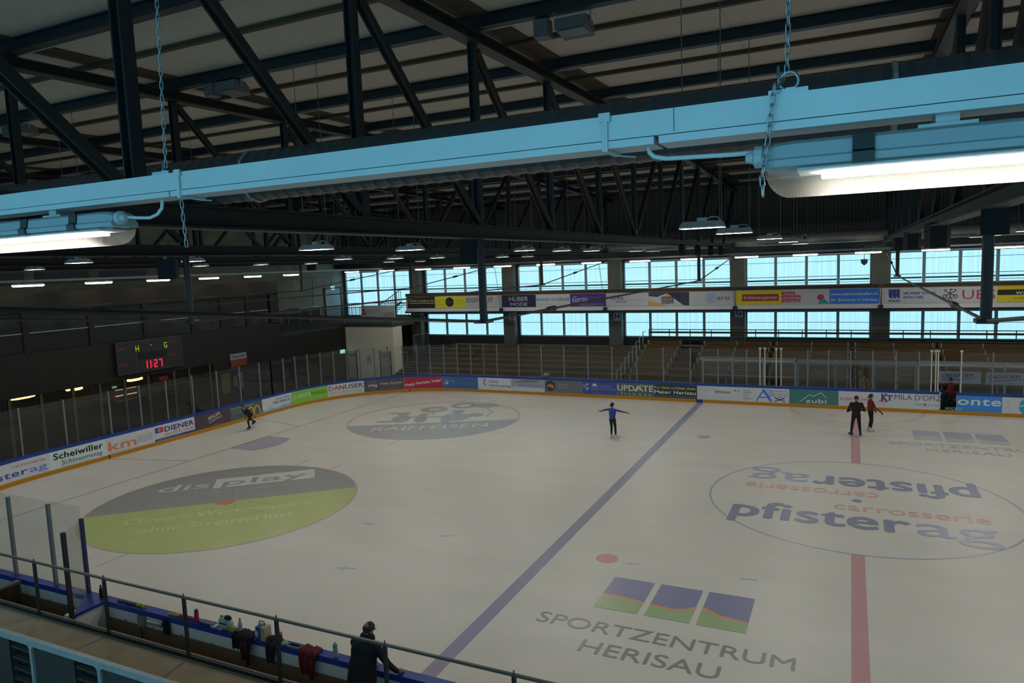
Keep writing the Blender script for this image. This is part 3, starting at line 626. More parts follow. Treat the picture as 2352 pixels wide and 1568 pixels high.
p.text('HUBER', .22, .50, .56, .36, (140, 140, 142), 0).text('MODE', .26, .10, .49, .27, (140, 140, 142), -.01); p.done(o)
p, o = gad(1, 1231, 1310, WG, 'white advert panel with blue italic capitals')
p.text('BÜHLER', .02, .48, .36, .22, (28, 84, 124), .03, .15).text('+', .40, .48, .06, .2, (40, 60, 80), .03).text('SCHERLER', .48, .48, .50, .22, (60, 70, 84), .02, .15).text('Ingenieure aus Leidenschaft', .1, .16, .78, .13, (120, 118, 116), 0, .15); p.done(o)
p, o = gad(1, 1310, 1391, (50, 34, 84), 'violet advert panel with white script')
p.text('Gertis', .04, .40, .44, .40, (146, 140, 154), .01, .35).line([(.05, .30), (.46, .34)], .025, (130, 124, 140)).text('Restaurant Bar Catering Eventküche', .22, .14, .72, .09, (130, 124, 140), .01).text('Spezialitäten & Pizza', .3, .03, .45, .07, (120, 114, 130))
for i in range(3): p.text('Öffnungszeiten täglich', .52, .74-.14*i, .38, .06, (100, 92, 120))
p.done(o)
p, o = gad(2, 1392, 1490, WG, 'white advert panel with grey and blue lower case lettering')
p.text('kreis', .14, .50, .28, .32, (66, 66, 70), .02).text('wasser', .23, .26, .26, .22, (52, 72, 130), .01).text('Sanitär Heizung Service', .54, .42, .42, .10, (110, 118, 140)); p.done(o)
p, o = gad(2, 1490, 1583, (28, 30, 40), 'dark advert panel with tan triangles and boxed lettering')
p.poly([(0, .72), (.22, .66), (.45, .92), (.88, 0), (0, 0)], WG, 0).poly([(.32, .62), (.47, .90), (.60, .66)], (150, 112, 60), 1).poly([(0, 0), (.48, 0), (.22, .22), (0, .42)], (150, 112, 60), 1)
p.rect(.32, .38, .62, .66, (30, 30, 32), 2).text('DICHT', .34, .42, .26, .2, WG, .03, 0, -4, lay=4).rect(.32, .12, .62, .36, (30, 30, 32), 2).text('DECKER', .33, .15, .28, .18, WG, .02, 0, -4, lay=4).text('WIR DACHEN DAS', .02, .82, .32, .08, (110, 110, 112))
for i in range(6): p.text('Bedachungen', .78, .84-.15*i, .18, .06, (80, 84, 96))
p.done(o)
p, o = gad(2, 1583, 1687, WG, 'white advert panel with pale globe and lower case lettering')
p.disc(.48, .52, .38, (112, 122, 138)).line([(.36, .62), (.48, .55), (.60, .6)], .05, (132, 136, 140), 1).line([(.36, .42), (.48, .36), (.60, .42)], .05, (132, 136, 140), 1).text('aro', .62, .38, .28, .32, (64, 62, 62), .01).text('Qualität rund um', .02, .5, .34, .12, (124, 124, 122)).text('Immobilien', .02, .3, .24, .12, (124, 124, 122)); p.done(o)
p, o = gad(3, 1690, 1796, (158, 140, 14), 'yellow advert panel with red name plate')
p.rect(.14, .26, .93, .74, (112, 26, 34)).rect(.155, .285, .915, .715, (120, 28, 36), 1).text('Schützengarten', .18, .40, .72, .22, (150, 140, 134), .02, lay=3).line([(.12, .1), (.16, .7), (.2, .9)], .02, (150, 110, 10)); p.done(o)
p, o = gad(3, 1796, 1905, WG, 'white advert panel with red word strips and apple over mountains')
for i, (t_, w) in enumerate((('Verkauf', .28), ('Verwaltung', .40), ('Vermietung', .40))):
    p.rect(.0, .66-.26*i, w, .88-.26*i, (134, 30, 40)).text(t_, .03, .70-.26*i, w-.06, .13, (150, 140, 140), .02)
p.poly([(.75, .02), (.87, .42), (.92, .3), (1., .02)], (34, 104, 110), 1).disc(.82, .46, .22, (136, 34, 42)).text('Immobilien in der Region', .45, .84, .5, .06, (120, 118, 116)); p.done(o)
p, o = gad(3, 1905, 2020, (34, 84, 156), 'blue advert panel with white web address')
p.text('www.zahnarztkeller.ch', .03, .58, .94, .19, (150, 158, 170), .02).text('Ihr Zahnarzt in Herisau', .03, .18, .94, .19, (150, 158, 170), .02); p.done(o)
p, o = gad(4, 2030, 2155, WG, 'white advert panel with navy triple bar emblem')
for i in range(3): p.poly([(.09+.07*i, .92), (.155+.07*i, .92), (.155+.07*i, .30), (.11+.07*i, .36), (.09+.07*i, .46)], (30, 40, 96))
p.text('WALKE', .085, .08, .22, .15, (30, 40, 90), .04).text('WE WRAP YOU UP', .36, .56, .58, .16, (34, 46, 96), .04).text('WITH CARE', .36, .30, .37, .16, (34, 46, 96), .04); p.done(o)
p, o = gad(4, 2157, 2285, WG, 'white advert panel with three crossed keys and red capitals')
K = (28, 28, 30); cx, cy = .20, .58
for a in (90, 30, 150):
    x, y = cx+.11*math.cos(math.radians(a+180)), cy+.34*math.sin(math.radians(a+180)); p.line([(cx-.09*math.cos(math.radians(a+180)), cy-.28*math.sin(math.radians(a+180))), (x, y)], .05, K).disc(x, y, .13, K, 1, .045)
p.line([(.09, .74), (.13, .86)], .07, K).line([(.31, .74), (.27, .86)], .07, K).line([(.20, .86), (.24, .86)], .07, K)
p.text('UBS', .42, .22, .58, .58, (128, 34, 40), 0); p.done(o)
p, o = gad(4, 2288, 2398, (156, 138, 14), 'yellow advert panel with black rounded lettering')
p.rect(.02, .44, .9, .78, (24, 24, 24)).text('wabe', .40, .48, .45, .26, WG, .03, .1, lay=2).text('wo die Zeit', .36, .2, .4, .12, (60, 54, 20), 0, .15); p.done(o)
# gallery bridge at the corner: rails and stairs
mb = MB(); mb.box(XE, -34.1, 10.95, YW, ZG-.25, ZG); mb.box(-34.1, -29.8, 17.6, 20.5, ZG-.25, ZG); mb.box(-34.1, -31.2, 20.5, YW, ZG-.25, ZG); struct(mb.build('floor_landing', M['concd']), 'upper landing in front of the concrete end wall')
def bars(name, lab, a, b, z0, z1, step=.14, group=None, m='steel'):
    a, b = Vector((*a, 0)), Vector((*b, 0)); L = (b-a).length; d = (b-a)/L; t = thing(name, lab, 'railing', (a.x, a.y, z0), group)
    mb = MB(); mb.bar((a.x, a.y, z1), (b.x, b.y, z1), .05, .05).build('top_rail', M[m], t)
    mb = MB(); mb.bar((a.x, a.y, z0+.06), (b.x, b.y, z0+.06), .04, .04).build('bottom_rail', M[m], t)
    n = int(L/step); me = None
    for i in range(n+1):
        q = a+d*(L*i/n)
        if me is None:
            mb = MB(); mb.box(q.x-.012, q.x+.012, q.y-.012, q.y+.012, z0, z1); o = mb.build('bar', M[m], t); me = o.data; base = q
        else:
            o = link('bar', me, t); o.location = q-base
    return t
bars('landing_railing', 'barred steel railing along the landing above the dark panelled wall', (-34.02, 10.95), (-34.02, 17.5), ZG, 5.25)
bars('landing_railing', 'barred steel railing above the white toilet block', (-33.9, 17.6), (-29.9, 17.6), ZG, 5.25, .12)
bars('landing_railing', 'barred steel railing before the corner window', (-38.9, 23.9), (-32.6, 23.9), ZG, 5.2, .2)
a, b = ony(830, 702, 17.5), ony(908, 729, 17.5)
mb = MB(); mb.box(a.x, b.x, 17.42, 17.50, b.z, a.z); o = tag(mb.build('club_banner', cm(120, 118, 112)), 'white banner with red emblem on the railing above the toilets', 'banner')
p = Print(lambda x, h, d: Vector((x, 17.42-d, h)), a.x, b.x, b.z, a.z); p.text('seit 1972', .18, .42, .42, .26, (96, 96, 96)).disc(.08, .62, .14, (120, 30, 36)).disc(.05, .34, .12, (120, 30, 36)).disc(.12, .34, .12, (120, 30, 36)).poly([(.6, 0), (1, 0), (1, .5), (.75, .45)], (104, 98, 90)); p.done(o)
# stair up to the gallery beside the corner column
st = thing('gallery_stair', 'steel stair with barred rail rising to the advert gallery', 'stairs', (-33, 22.5, ZG))
mb = MB()
for i in range(8): mb.box(-34.4+.3*i, -34.1+.3*i, 22.3, 23.3, ZG+.17*i-.04, ZG+.17*i)
mb.build('treads', M['steel'], st)['kind'] = 'stuff'
mb = MB(); mb.bar((-34.4, 22.3, ZG+1.0), (-32.1, 22.3, ZG+2.3), .05, .05); mb.bar((-34.4, 22.3, ZG), (-32.1, 22.3, ZG+1.3), .05, .14); mb.build('handrail', M['railm'], st)
for i in range(12):
    mb = MB(); x = -34.35+.2*i; mb.box(x-.012, x+.012, 22.28, 22.32, ZG+.57*(x+34.4), ZG+1.0+.57*(x+34.4)); mb.build('baluster', M['railm'], st)
# ================================================================== WHITE TOILET BLOCK
yc = 17.55; xa, xb = -34.0, ony(905, 800, yc).x
wc = struct(link('wall_toilet_block', None, None, ((xa+xb)/2, yc, 0)), 'cream plastered block with two toilet doors')
mb = MB(); mb.box(xa, xb, yc, 18.65, -.04, ZG-.25); mb.build('block', mat('cream_plaster', (.78, .72, .58), .8, noise=.06, scale=1), wc)
for i, (u0, u1, lab) in enumerate(((801, 820, 'WC'), (876, 898, 'WC'))):
    a, b = ony(u0, 840, yc), ony(u1, 840, yc); d = struct(link('door_%d' % (i+2), None, None, (a.x, yc, 0)), 'grey toilet door in the cream block')
    mb = MB(); mb.box(a.x, b.x, yc-.05, yc+.02, 0, 2.05); mb.build('door_leaf', mat('door_dim', (.42, .40, .35), .5), d)
    mb = MB(); mb.box(b.x-.0, b.x+.06, yc-.07, yc+.02, 0, 2.1); mb.box(a.x-.06, a.x, yc-.07, yc+.02, 0, 2.1); mb.build('door_frame', M['steelb'], d)
    mb = MB(); mb.tube([(a.x+.1, yc-.06, 1.0), (a.x+.1, yc-.12, 1.0), (a.x+.22, yc-.12, 1.0)], .015, 6); mb.build('handle', M['alu'], d)
    p = Print(lambda x, h, dd: Vector((x, yc-.055-dd, h)), a.x, b.x, 0, 2.05); p.text('WC', .22, .80, .75, .12, (40, 40, 40), .01); p.done(d, 'door_lettering')
a = ony(848, 825, yc); mb = MB(); mb.box(a.x-.2, a.x+.2, yc-.02, yc, a.z-.3, a.z+.3); tag(mb.build('notice_sheet', cm(112, 108, 96)), 'pale notice sheet between the toilet doors', 'notice')
q = onx(787, 807, -33.9); mb = MB(); mb.box(-33.95, -33.85, q.y-.22, q.y+.22, q.z-.13, q.z+.13); tag(mb.build('exit_sign', MATS['exit_lit']), 'small glowing exit sign on the dark panelled wall', 'sign')
# ================================================================== RESTAURANT BUILDING AT THE LEFT END
XB = -34.0; y0b, y1b = -22., 10.95
bl = struct(link('wall_building', None, None, (XB, 0, 0)), 'dark panelled two-storey building front at the end of the rink')
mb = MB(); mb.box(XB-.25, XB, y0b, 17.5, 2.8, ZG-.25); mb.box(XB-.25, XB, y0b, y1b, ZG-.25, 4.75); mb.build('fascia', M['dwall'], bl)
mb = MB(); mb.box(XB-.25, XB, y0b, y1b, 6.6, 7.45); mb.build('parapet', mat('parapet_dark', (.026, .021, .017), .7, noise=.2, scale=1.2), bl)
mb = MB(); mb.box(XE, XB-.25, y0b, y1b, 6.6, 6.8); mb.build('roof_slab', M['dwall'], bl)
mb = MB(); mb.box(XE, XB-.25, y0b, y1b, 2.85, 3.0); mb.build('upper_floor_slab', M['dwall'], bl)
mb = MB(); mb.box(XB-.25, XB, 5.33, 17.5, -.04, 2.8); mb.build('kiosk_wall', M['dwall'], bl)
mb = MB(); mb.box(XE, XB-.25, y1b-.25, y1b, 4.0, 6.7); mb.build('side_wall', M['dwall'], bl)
mb = MB(); mb.box(XB-.25, XB, 10.2, y1b, 4.7, 6.65); mb.build('corner_pier', M['dwall'], bl)
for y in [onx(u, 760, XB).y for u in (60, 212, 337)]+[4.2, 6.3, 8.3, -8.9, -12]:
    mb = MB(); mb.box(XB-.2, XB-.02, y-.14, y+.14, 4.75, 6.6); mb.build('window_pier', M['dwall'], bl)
ys = [-16, -12, -8.9]+[onx(u, 760, XB).y for u in (60, 212, 337)]+[4.2, 6.3, 8.3, 10.2]
for a, b in zip(ys[:-1], ys[1:]):
    mb = MB(); mb.box(XB-.12, XB-.10, a+.14, b-.14, 4.76, 6.59); mb.build('pane', M['uglass'], bl)
    mb = MB(); mb.box(XB-.1, XB-.06, a+.14, b-.14, 5.62, 5.66); mb.build('glazing_bar', M['galv'], bl)
mb = MB(); mb.box(XB-3.0, XB-2.9, y0b, y1b, 3.0, 6.6); mb.build('room_back_wall', mat('room_wall', (.10, .095, .085), .8, noise=.3, scale=.8), bl)
mb = MB(); mb.box(XB-2.9, XB-2.85, 6.9, 8.2, 4.9, 6.2); mb.build('dark_screen', M['black'], bl)
# ground floor glazing
gl = [onx(u, 900, XB).y for u in (20, 95, 170, 232, 290, 345, 405, 440, 488)]
gl = [-16., -13., -10.5, -8.2]+gl
for i, y in enumerate(gl):
    mb = MB(); mb.box(XB-.16, XB-.04, y-.06, y+.06, -.04, 2.8); mb.build('glazing_post', mat('post_ochre', (.09, .08, .05), .5), bl)
for a, b in zip(gl[:-1], gl[1:]):
    mb = MB(); mb.box(XB-.11, XB-.09, a+.06, b-.06, .1, 2.8); mb.build('pane', M['dglass'], bl)
mb = MB(); mb.box(XB-.14, XB-.05, gl[0], gl[-1], 2.02, 2.08); mb.box(XB-.14, XB-.05, gl[0], gl[-1], -.04, .12); mb.build('glazing_rail', M['steelb'], bl)
mb = MB(); mb.box(XE+.02, XB-.25, 5.33, 5.45, 0, 2.85); mb.build('room_side_wall', mat('room_dim', (.40, .34, .18), .8), bl)
mb = MB(); mb.box(XE+.01, XE+.06, y0b, 5.33, 0, 2.85); mb.build('room_rear_wall', mat('room_rear', (.22, .18, .11), .8, noise=.4, scale=1.5), bl)
# warm lamps, tables, counter of the restaurant
for u, v, L in ((52, 913, 1.1), (178, 893, .5), (157, 895, .2), (310, 872, .9)):
    q = onx(u, v, XB-2.2); t = thing('ceiling_lamp', 'warm glowing lamp bar hanging inside the restaurant glazing', 'lamp', (q.x, q.y, q.z), 'warm lamps inside the restaurant')
    mb = MB(); mb.tube([(q.x, q.y-L/2, q.z+.03), (q.x, q.y-L/4, q.z), (q.x, q.y+L/4, q.z), (q.x, q.y+L/2, q.z+.03)], .07, 8); mb.build('diffuser', M['warm'], t)
    mb = MB(); mb.tube([(q.x, q.y, q.z+.06), (q.x, q.y, 2.85)], .01, 5); mb.build('cord', M['black'], t)
t = thing('bar_counter', 'bar counter with glowing shelves behind the restaurant glass', 'counter', (XB-3, 2.4, 0))
mb = MB(); mb.box(XB-3.6, XB-3.0, .6, 4.6, -.04, 1.1); mb.build('counter_body', M['batten'], t)
mb = MB(); mb.box(XB-3.7, XB-2.9, .5, 4.7, 1.1, 1.16); mb.build('counter_top', M['black'], t)
for z in (1.35, 1.7):
    mb = MB(); mb.box(XB-3.65, XB-3.6, 1.6, 2.9, z, z+(.10 if z < 1.5 else .03)); mb.build('shelf_light', mat('bar_glow', (.8, .6, .3), .5, emit=(1., .66, .25, 2.4)), t)
for k, y in enumerate((-7.5, -5.4, -3.4, -1.4)):
    t = thing('dining_table', 'brown wooden table inside the restaurant glazing', 'table', (XB-1.5, y, -.04), 'restaurant tables')
    mb = MB(); mb.box(XB-2., XB-.9, y-.6, y+.6, .70, .76); mb.build('table_top', mat('table_brown', (.20, .10, .04), .4, noise=.3), t)
    mb = MB(); mb.lathe([(.3, -.04), (.3, 0), (.05, .03), (.05, .7)], (XB-1.45, y, 0), 8); mb.build('pedestal', M['black'], t)
q = onx(376, 868, XB-1.2); mb = MB(); mb.tube([(q.x, q.y-.2, q.z), (q.x, q.y+.2, q.z)], .12, 8); tag(mb.build('paper_lantern', mat('lantern_red', (.4, .03, .03), .5, emit=(1, .1, .1, .15))), 'small red lantern behind the restaurant glass', 'lantern')
q = onx(262, 889, XB-1.2); mb = MB(); mb.box(q.x, q.x+.05, q.y-.12, q.y+.12, q.z-.06, q.z+.06); tag(mb.build('exit_sign', MATS['exit_lit']), 'small glowing exit sign inside the restaurant', 'sign')
# scoreboard
a, b = onx(268, 815, XB+.2), onx(418, 812, XB+.2); zt = onx(340, 779, XB+.2).z; zb = onx(340, 851, XB+.2).z
sb = thing('scoreboard', 'wide black electronic scoreboard with glowing red clock digits', 'scoreboard', (XB, (a.y+b.y)/2, zb))
mb = MB(); mb.box(XB+.005, XB+.2, a.y, b.y, zb, zt); mb.build('case', mat('score_black', (.028, .03, .036), .6), sb)
mb = MB()
for f in (0, .27, .78, 1): y = a.y+(b.y-a.y)*f; mb.box(XB+.2, XB+.215, y-.02, y+.02, zb, zt)
mb.box(XB+.2, XB+.215, a.y, b.y, zb-.02, zb+.02); mb.box(XB+.2, XB+.215, a.y, b.y, zt-.02, zt+.02); mb.build('trim', mat('score_trim', (.07, .07, .075), .5), sb)
p = Print(lambda yy, h, d: Vector((XB+.205+d, yy, h)), a.y, b.y, zb, zt)
LR = mat('led_red', (.2, .01, .02), .5, emit=(1., .02, .07, .75)); LG = mat('led_lime', (.2, .25, .02), .5, emit=(.62, .8, .02, .42)); LD = mat('led_dim_red', (.1, .01, .01), .5, emit=(.6, .04, .02, .2))
seg = {'1': 'bc', '2': 'abged', '7': 'abc'}
def digit(x, y, w, h, ch):
    t = .045
    S = dict(a=(x, y+h-t, x+w, y+h), d=(x, y, x+w, y+t), g=(x, y+h/2-t/2, x+w, y+h/2+t/2), b=(x+w-t*.45, y+h/2, x+w, y+h), c=(x+w-t*.45, y, x+w, y+h/2), e=(x, y, x+t*.45, y+h/2), f=(x, y+h/2, x+t*.45, y+h))
    for k in seg[ch]: p.rect(*S[k], LR, 1)
for x, ch in ((.385, '1'), (.44, '1'), (.535, '2'), (.615, '7')): digit(x, .07, .055, .26, ch)
p.rect(.510, .13, .518, .17, LR, 1).rect(.510, .24, .518, .28, LR, 1)
p.text('H', .275, .66, .05, .18, LG, .01).text('G', .715, .66, .05, .18, LG, .01).rect(.50, .80, .53, .815, LG, 1)
for x, y in ((.02, .76), (.02, .26), (.80, .80), (.80, .36)): p.text('PLAYER', x, y, .10, .07, LD)
p.rect(.30, .38, .74, .60, mat('score_dark', (.008, .008, .009), .4), 0); p.done(sb, 'display')
# take-away sign and kiosk lettering
a, b = onx(531, 835, XB+.08), onx(567, 822, XB+.08); z0, z1 = onx(548, 841, XB+.08).z, onx(548, 811, XB+.08).z; zm = z0+.55*(z1-z0)
t = thing('takeaway_sign', 'small white and orange sign board on the dark panelled wall', 'sign', (XB, a.y, z0))
mb = MB(); mb.box(XB, XB+.08, a.y, b.y, zm, z1); o = mb.build('white_panel', cm(96, 96, 96), t)
p = Print(lambda yy, h, d: Vector((XB+.08+d, yy, h)), a.y, b.y, zm, z1); p.text('TAKE AWAY', .08, .3, .84, .4, (30, 30, 30), .02); p.done(o)
mb = MB(); mb.box(XB, XB+.08, a.y, b.y, z0, zm); o = mb.build('orange_panel', cm(84, 34, 18), t)
p = Print(lambda yy, h, d: Vector((XB+.08+d, yy, h)), a.y, b.y, z0, zm); p.text('Pizza & Snacks', .12, .35, .76, .25, (120, 50, 28)); p.done(o)
q0, q1 = onx(529, 852, XB+.05), onx(549, 848, XB+.05); p = Print(lambda yy, h, d: Vector((XB+.01+d, yy, h)), q0.y, q1.y, q0.z, q0.z+.24); p.text('KIOSK', 0, 0, 1, 1, (62, 64, 68)); o = p.done(None, 'kiosk_lettering'); tag(o, 'small grey kiosk lettering on the dark wall', 'lettering')
a, b = onx(538, 876, XB+.05), onx(556, 864, XB+.05); t = thing('price_board', 'small pale grey price board on the kiosk wall', 'sign', (XB, a.y, a.z-.5))
mb = MB(); mb.box(XB+.002, XB+.04, a.y, b.y-.2, a.z-.3, a.z+.3); mb.box(XB+.002, XB+.04, b.y-.35, b.y+.1, a.z-.5, a.z); mb.box(XB+.002, XB+.04, b.y-.35, b.y+.1, a.z+.05, a.z+.5); mb.build('boards', cm(56, 58, 62), t)
a = onx(520, 880, XB+.02); mb = MB(); mb.box(XB+.001, XB+.02, a.y-.35, a.y+.3, .9, 2.1); tag(mb.build('kiosk_hatch', mat('hatch_dim', (.12, .10, .05), .5)), 'dim ochre kiosk hatch in the dark wall', 'hatch')
# pale boards over the parapet in front of the end wall windows
for u0, u1, v in ((0, 55, 640), (84, 205, 637), (232, 335, 634)):
    a, b = onx(u0, v, XE+.1), onx(u1, v, XE+.1); mb = MB(); mb.box(XE, XE+.08, a.y, b.y, a.z-.35, a.z+.30); tag(mb.build('wall_panel', mat('pale_panel', (.13, .15, .17), .6)), 'pale grey panel high on the end wall above the restaurant roof', 'panel', 'grey panels above the restaurant')
# ================================================================== FAR STANDS
def tier(i): return 16.4+.88*i, .30+.245*i           # front edge, height
NT = 8
ter = struct(link('floor_timber_terrace', None, None, (-22, 19, -.04)), 'broad stepped timber terrace without seats behind the far boards')
XT0, XT1 = -27.9, -13.1
for i in range(NT):
    y, z = tier(i)
    mb = MB(); mb.box(XT0, XT1, y, y+.9, z-.05, z); mb.build('tread', M['woodd'], ter)
    mb = MB(); mb.box(XT0, XT1, y+.01, y+.05, (z-.245 if i else -.04), z-.06); mb.build('riser', M['woodd'], ter)
mb = MB(); mb.box(XT1-.06, XT1, 16.45, 23.5, -.04, .3); mb.add([(XT1-.06, 16.45, .25), (XT1-.06, 23.4, 2.0), (XT1-.06, 23.4, 0), (XT1-.06, 16.45, 0), (XT1, 16.45, .25), (XT1, 23.4, 2.0), (XT1, 23.4, 0), (XT1, 16.45, 0)], [(0, 1, 2, 3), (7, 6, 5, 4), (0, 4, 5, 1)]); mb.build('end_panel', M['woodd'], ter)
sta = thing('corner_stair', 'dark timber stair at the corner end of the bare terrace', 'stairs', (-29.6, 17, -.04))
for i in range(7):
    y, z = tier(i); mb = MB(); mb.box(-29.6, -27.95, y-.40, y+.05, z-.16, z-.10); mb.build('step', M['dwall'], sta); mb = MB(); mb.box(-29.6, -27.95, y+.05, y+.50, z-.04, z+.02); mb.build('step', M['woodd'], sta)
mb = MB(); mb.prism([(16.0, -.04), (22.3, -.04), (22.3, 1.55), (16.0, .1)], (-29.62, 0, 0), (0, 1, 0), (0, 0, 1), (.04, 0, 0)); mb.build('stringer', M['dwall'], sta)
seat = struct(link('floor_seat_stand', None, None, (0, 19.5, -.04)), 'stepped timber stand carrying the bench rows behind the team shelters')
XQ0, XQ1 = -13.0, 16.
for i in range(NT):
    y, z = tier(i); z += .12*i/NT
    mb = MB(); mb.box(XQ0, XQ1, y, y+.9, z-.05, z); mb.build('tread', M['woodd'], seat)
    mb = MB(); mb.box(XQ0, XQ1, y+.01, y+.05, (z-.26 if i else -.04), z-.06); mb.build('riser', M['woodd'], seat)
bench_spans = [(-12.6, -10.2), (-8.9, -4.6), (-4.5, -.2), (-.1, 4.2), (4.3, 8.6)]
first = {}
for i in range(1, NT-1):
    y, z = tier(i); z += .12*i/NT
    for j, (a, b) in enumerate(bench_spans):
        L = b-a; key = round(L, 2)
        if key not in first:
            t = thing('bench', 'x', 'bench', (a, y+.35, z), 'timber benches in the far stand')
            mb = MB(); mb.box(a, b, y+.30, y+.60, z+.36, z+.41); mb.build('seat_plank', M['wood'], t)
            mb = MB(); mb.box(a, b, y+.62, y+.65, z+.40, z+.66); mb.build('back_plank', M['wood'], t)
            for k in range(int(L/1.6)+1):
                x = a+.15+(L-.3)*k/int(L/1.6); mb = MB(); mb.box(x-.025, x+.025, y+.33, y+.64, z, z+.36); mb.box(x-.025, x+.025, y+.60, y+.64, z+.36, z+.68); mb.build('bracket', M['galv'], t)
            first[key] = t
        else: t = copy_tree(first[key], (a, y+.35, z))
        t['label'] = ('short timber bench of the narrow block beside the aisle, %s row from the shelters' if j == 0 else 'long timber bench of the far stand, %s row from the shelters') % ORD[i-1]
# rail behind the top row
a = -12.6; t = thing('stand_railing', 'teal painted railing with broad timber rail along the top of the far stand', 'railing', (a, 23.0, 2.3))
for i in range(17):
    x = a+1.38*i; mb = MB(); mb.box(x-.025, x+.025, 22.98, 23.02, 2.2, 3.2); mb.build('post', M['steel'], t)
for z, h, m in ((3.19, .05, 'steel'), (3.0, .12, 'batten'), (2.68, .06, 'steel'), (2.52, .05, 'steel')):
    mb = MB(); mb.box(a, a+22.2, 22.97, 23.03, z-h/2, z+h/2); mb.build('rail', M[m], t)
t = thing('stair_handrail', 'stepped grey handrail beside the narrow bench block', 'railing', (-13.0, 17, .3))
for i in range(NT):
    y, z = tier(i); mb = MB(); mb.box(-13.0, -12.95, y+.2, y+.25, z, z+1.0); mb.build('post', M['galv'], t)
    mb = MB(); mb.bar((-12.975, y+.2, z+1.0), (-12.975, y+.95, z+1.0), .04, .04); mb.build('rail', M['galv'], t)
t = thing('corner_handrail', 'grey tube handrails at the corner stair beside the toilet block', 'railing', (-30.6, 17, -.04))
for y, z in ((16.5, -.04), (18.5, .6), (21.5, 1.7)):
    mb = MB(); mb.tube([(-30.6, y, z), (-30.6, y, z+1.1), (-29.9, y+.9, z+1.2), (-29.9, y+.9, z+.2)], .025, 6); mb.build('rail', M['galv'], t)
# ================================================================== TEAM SHELTERS
def shelter(x0, x1, lab, zt=2.35, light=False):
    y0, y1 = 15.5, 16.35; t = thing('team_shelter', lab, 'shelter', ((x0+x1)/2, 16, -.04)); m = M['alu'] if light else M['galv']
    n = max(1, round((x1-x0)/1.9))
    for i in range(n+1):
        x = x0+(x1-x0)*i/n; mb = MB(); mb.box(x-.05, x+.05, y1-.05, y1+.0, -.04, zt-.25); mb.build('rear_post', m, t)
        mb = MB(); mb.tube([(x, y1, zt-.28), (x, y1-.12, zt-.05), (x, y1-.35, zt), (x, y0, zt-.08)], .028, 6); mb.build('roof_hoop', m, t)
    mb = MB(); mb.box(x0, x1, y1-.04, y1, zt-.3, zt-.24); mb.box(x0, x1, y0, y0+.05, zt-.12, zt-.06); mb.box(x0, x1, y1-.03, y1, 1.25, 1.3); mb.build('crossbar', m, t)
    mb = MB(); mb.add([(x0, y0, zt-.06), (x1, y0, zt-.06), (x1, y1-.35, zt+.02), (x0, y1-.35, zt+.02), (x1, y1, zt-.26), (x0, y1, zt-.26)], [(0, 1, 2, 3), (3, 2, 4, 5)]); mb.build('roof_sheet', MATS.get('roof_sheet') or glassmat('roof_sheet', (.75, .78, .8), .08, .45, (.28, .31, .33)), t)
    mb = MB(); mb.box(x0+.05, x1-.05, y1-.03, y1-.01, .2, zt-.3); mb.build('back_sheet', M['glass'], t)
    mb = MB(); mb.box(x0+.1, x1-.1, y1-.5, y1-.12, .40, .45); mb.build('seat_board', M['wood'], t)
    for i in range(2):
        mb = MB(); x = x0+.2+(x1-x0-.4)*i; mb.box(x-.03, x+.03, y1-.45, y1-.15, -.04, .4); mb.build('seat_leg', M['galv'], t)
    return t
XP = lambda u: ony(u, 850, 16.).x
shelter(XP(1612), XP(1826), 'long grey team shelter with curved clear roof beside the narrow benches')
shelter(XP(1832), XP(2104), 'pale aluminium officials shelter with clear roof between the team shelters', 2.3, True)
s3 = shelter(XP(2110), XP(2420), 'grey team shelter with two white banners')
for u0, u1 in ((2156, 2253), (2264, 2360)):
    a, b = ony(u0, 870, 16.2), ony(u1, 870, 16.2); z0, z1 = ony(2200, 880, 16.2).z, ony(2200, 852, 16.2).z
    mb = MB(); mb.box(a.x, b.x, 16.18, 16.2, z0, z1); o = tag(mb.build('team_banner', cm(110, 110, 114)), 'white banner with dark slanted capitals hung inside the team shelter', 'banner', 'banners in the team shelter')
    p = Print(lambda x, h, d: Vector((x, 16.18-d, h)), a.x, b.x, z0, z1); p.text('CREAFORM', .08, .42, .74, .30, (40, 38, 46), .02, .1, 3).line([(.08, .25), (.5, .33), (.88, .48)], .06, (48, 46, 54)).text('www.creaform.ch', .45, .10, .4, .09, (80, 80, 86)); p.done(o)
# trophy-like cleaning buckets on the boards behind the far side
q = ony(1243, 866, 14.75); mb = MB(); mb.lathe([(.02, 1.06), (.14, 1.06), (.22, 1.16), (.2, 1.24), (.1, 1.28)], (q.x+.25, 14.95, 0), 10); tag(mb.build('plastic_bag', mat('bag_clear', (.25, .26, .26), .25)), 'crumpled clear plastic bag on the far boards', 'bag')
# ================================================================== ROOF
ND = [-.5+3.77*k for k in range(-7, 8)]                # truss nodes
ZB0, ZB1, ZT0, ZT1 = 8.42, 8.68, 12.37, 12.59
def dz(y): return -.0185*abs(y+.5)
ZPB, ZDK = 12.61, 12.865                               # purlin and deck undersides at the ridge
mb = MB(); mb.box(XE, XRW, YB-.3, YW+.3, ZR, ZR+.2)
ceil = struct(mb.build('ceiling', M['deck']), 'grey wood-wool roof deck between dark purlins')
PW, PL = 3.77/2, 4.6
me = None
for j in range(28):
    for i in range(11):
        x, y = XE+PL*(i+.5), ND[0]-.2+PW*(j+.5)-PW/2+.2
        if y > YW-.8: continue
        if me is None:
            mb = MB(); mb.box(-PL/2+.003, PL/2-.003, -PW/2+.003, PW/2-.003, 0, .05); o = mb.build('deck_panel', M['deck'], ceil); me = o.data
        else: o = link('deck_panel', me, ceil)
        o.location = (x, y, ZDK+dz(y)); o.rotation_euler = (.0185 if y < -.5 else -.0185, 0, 0)
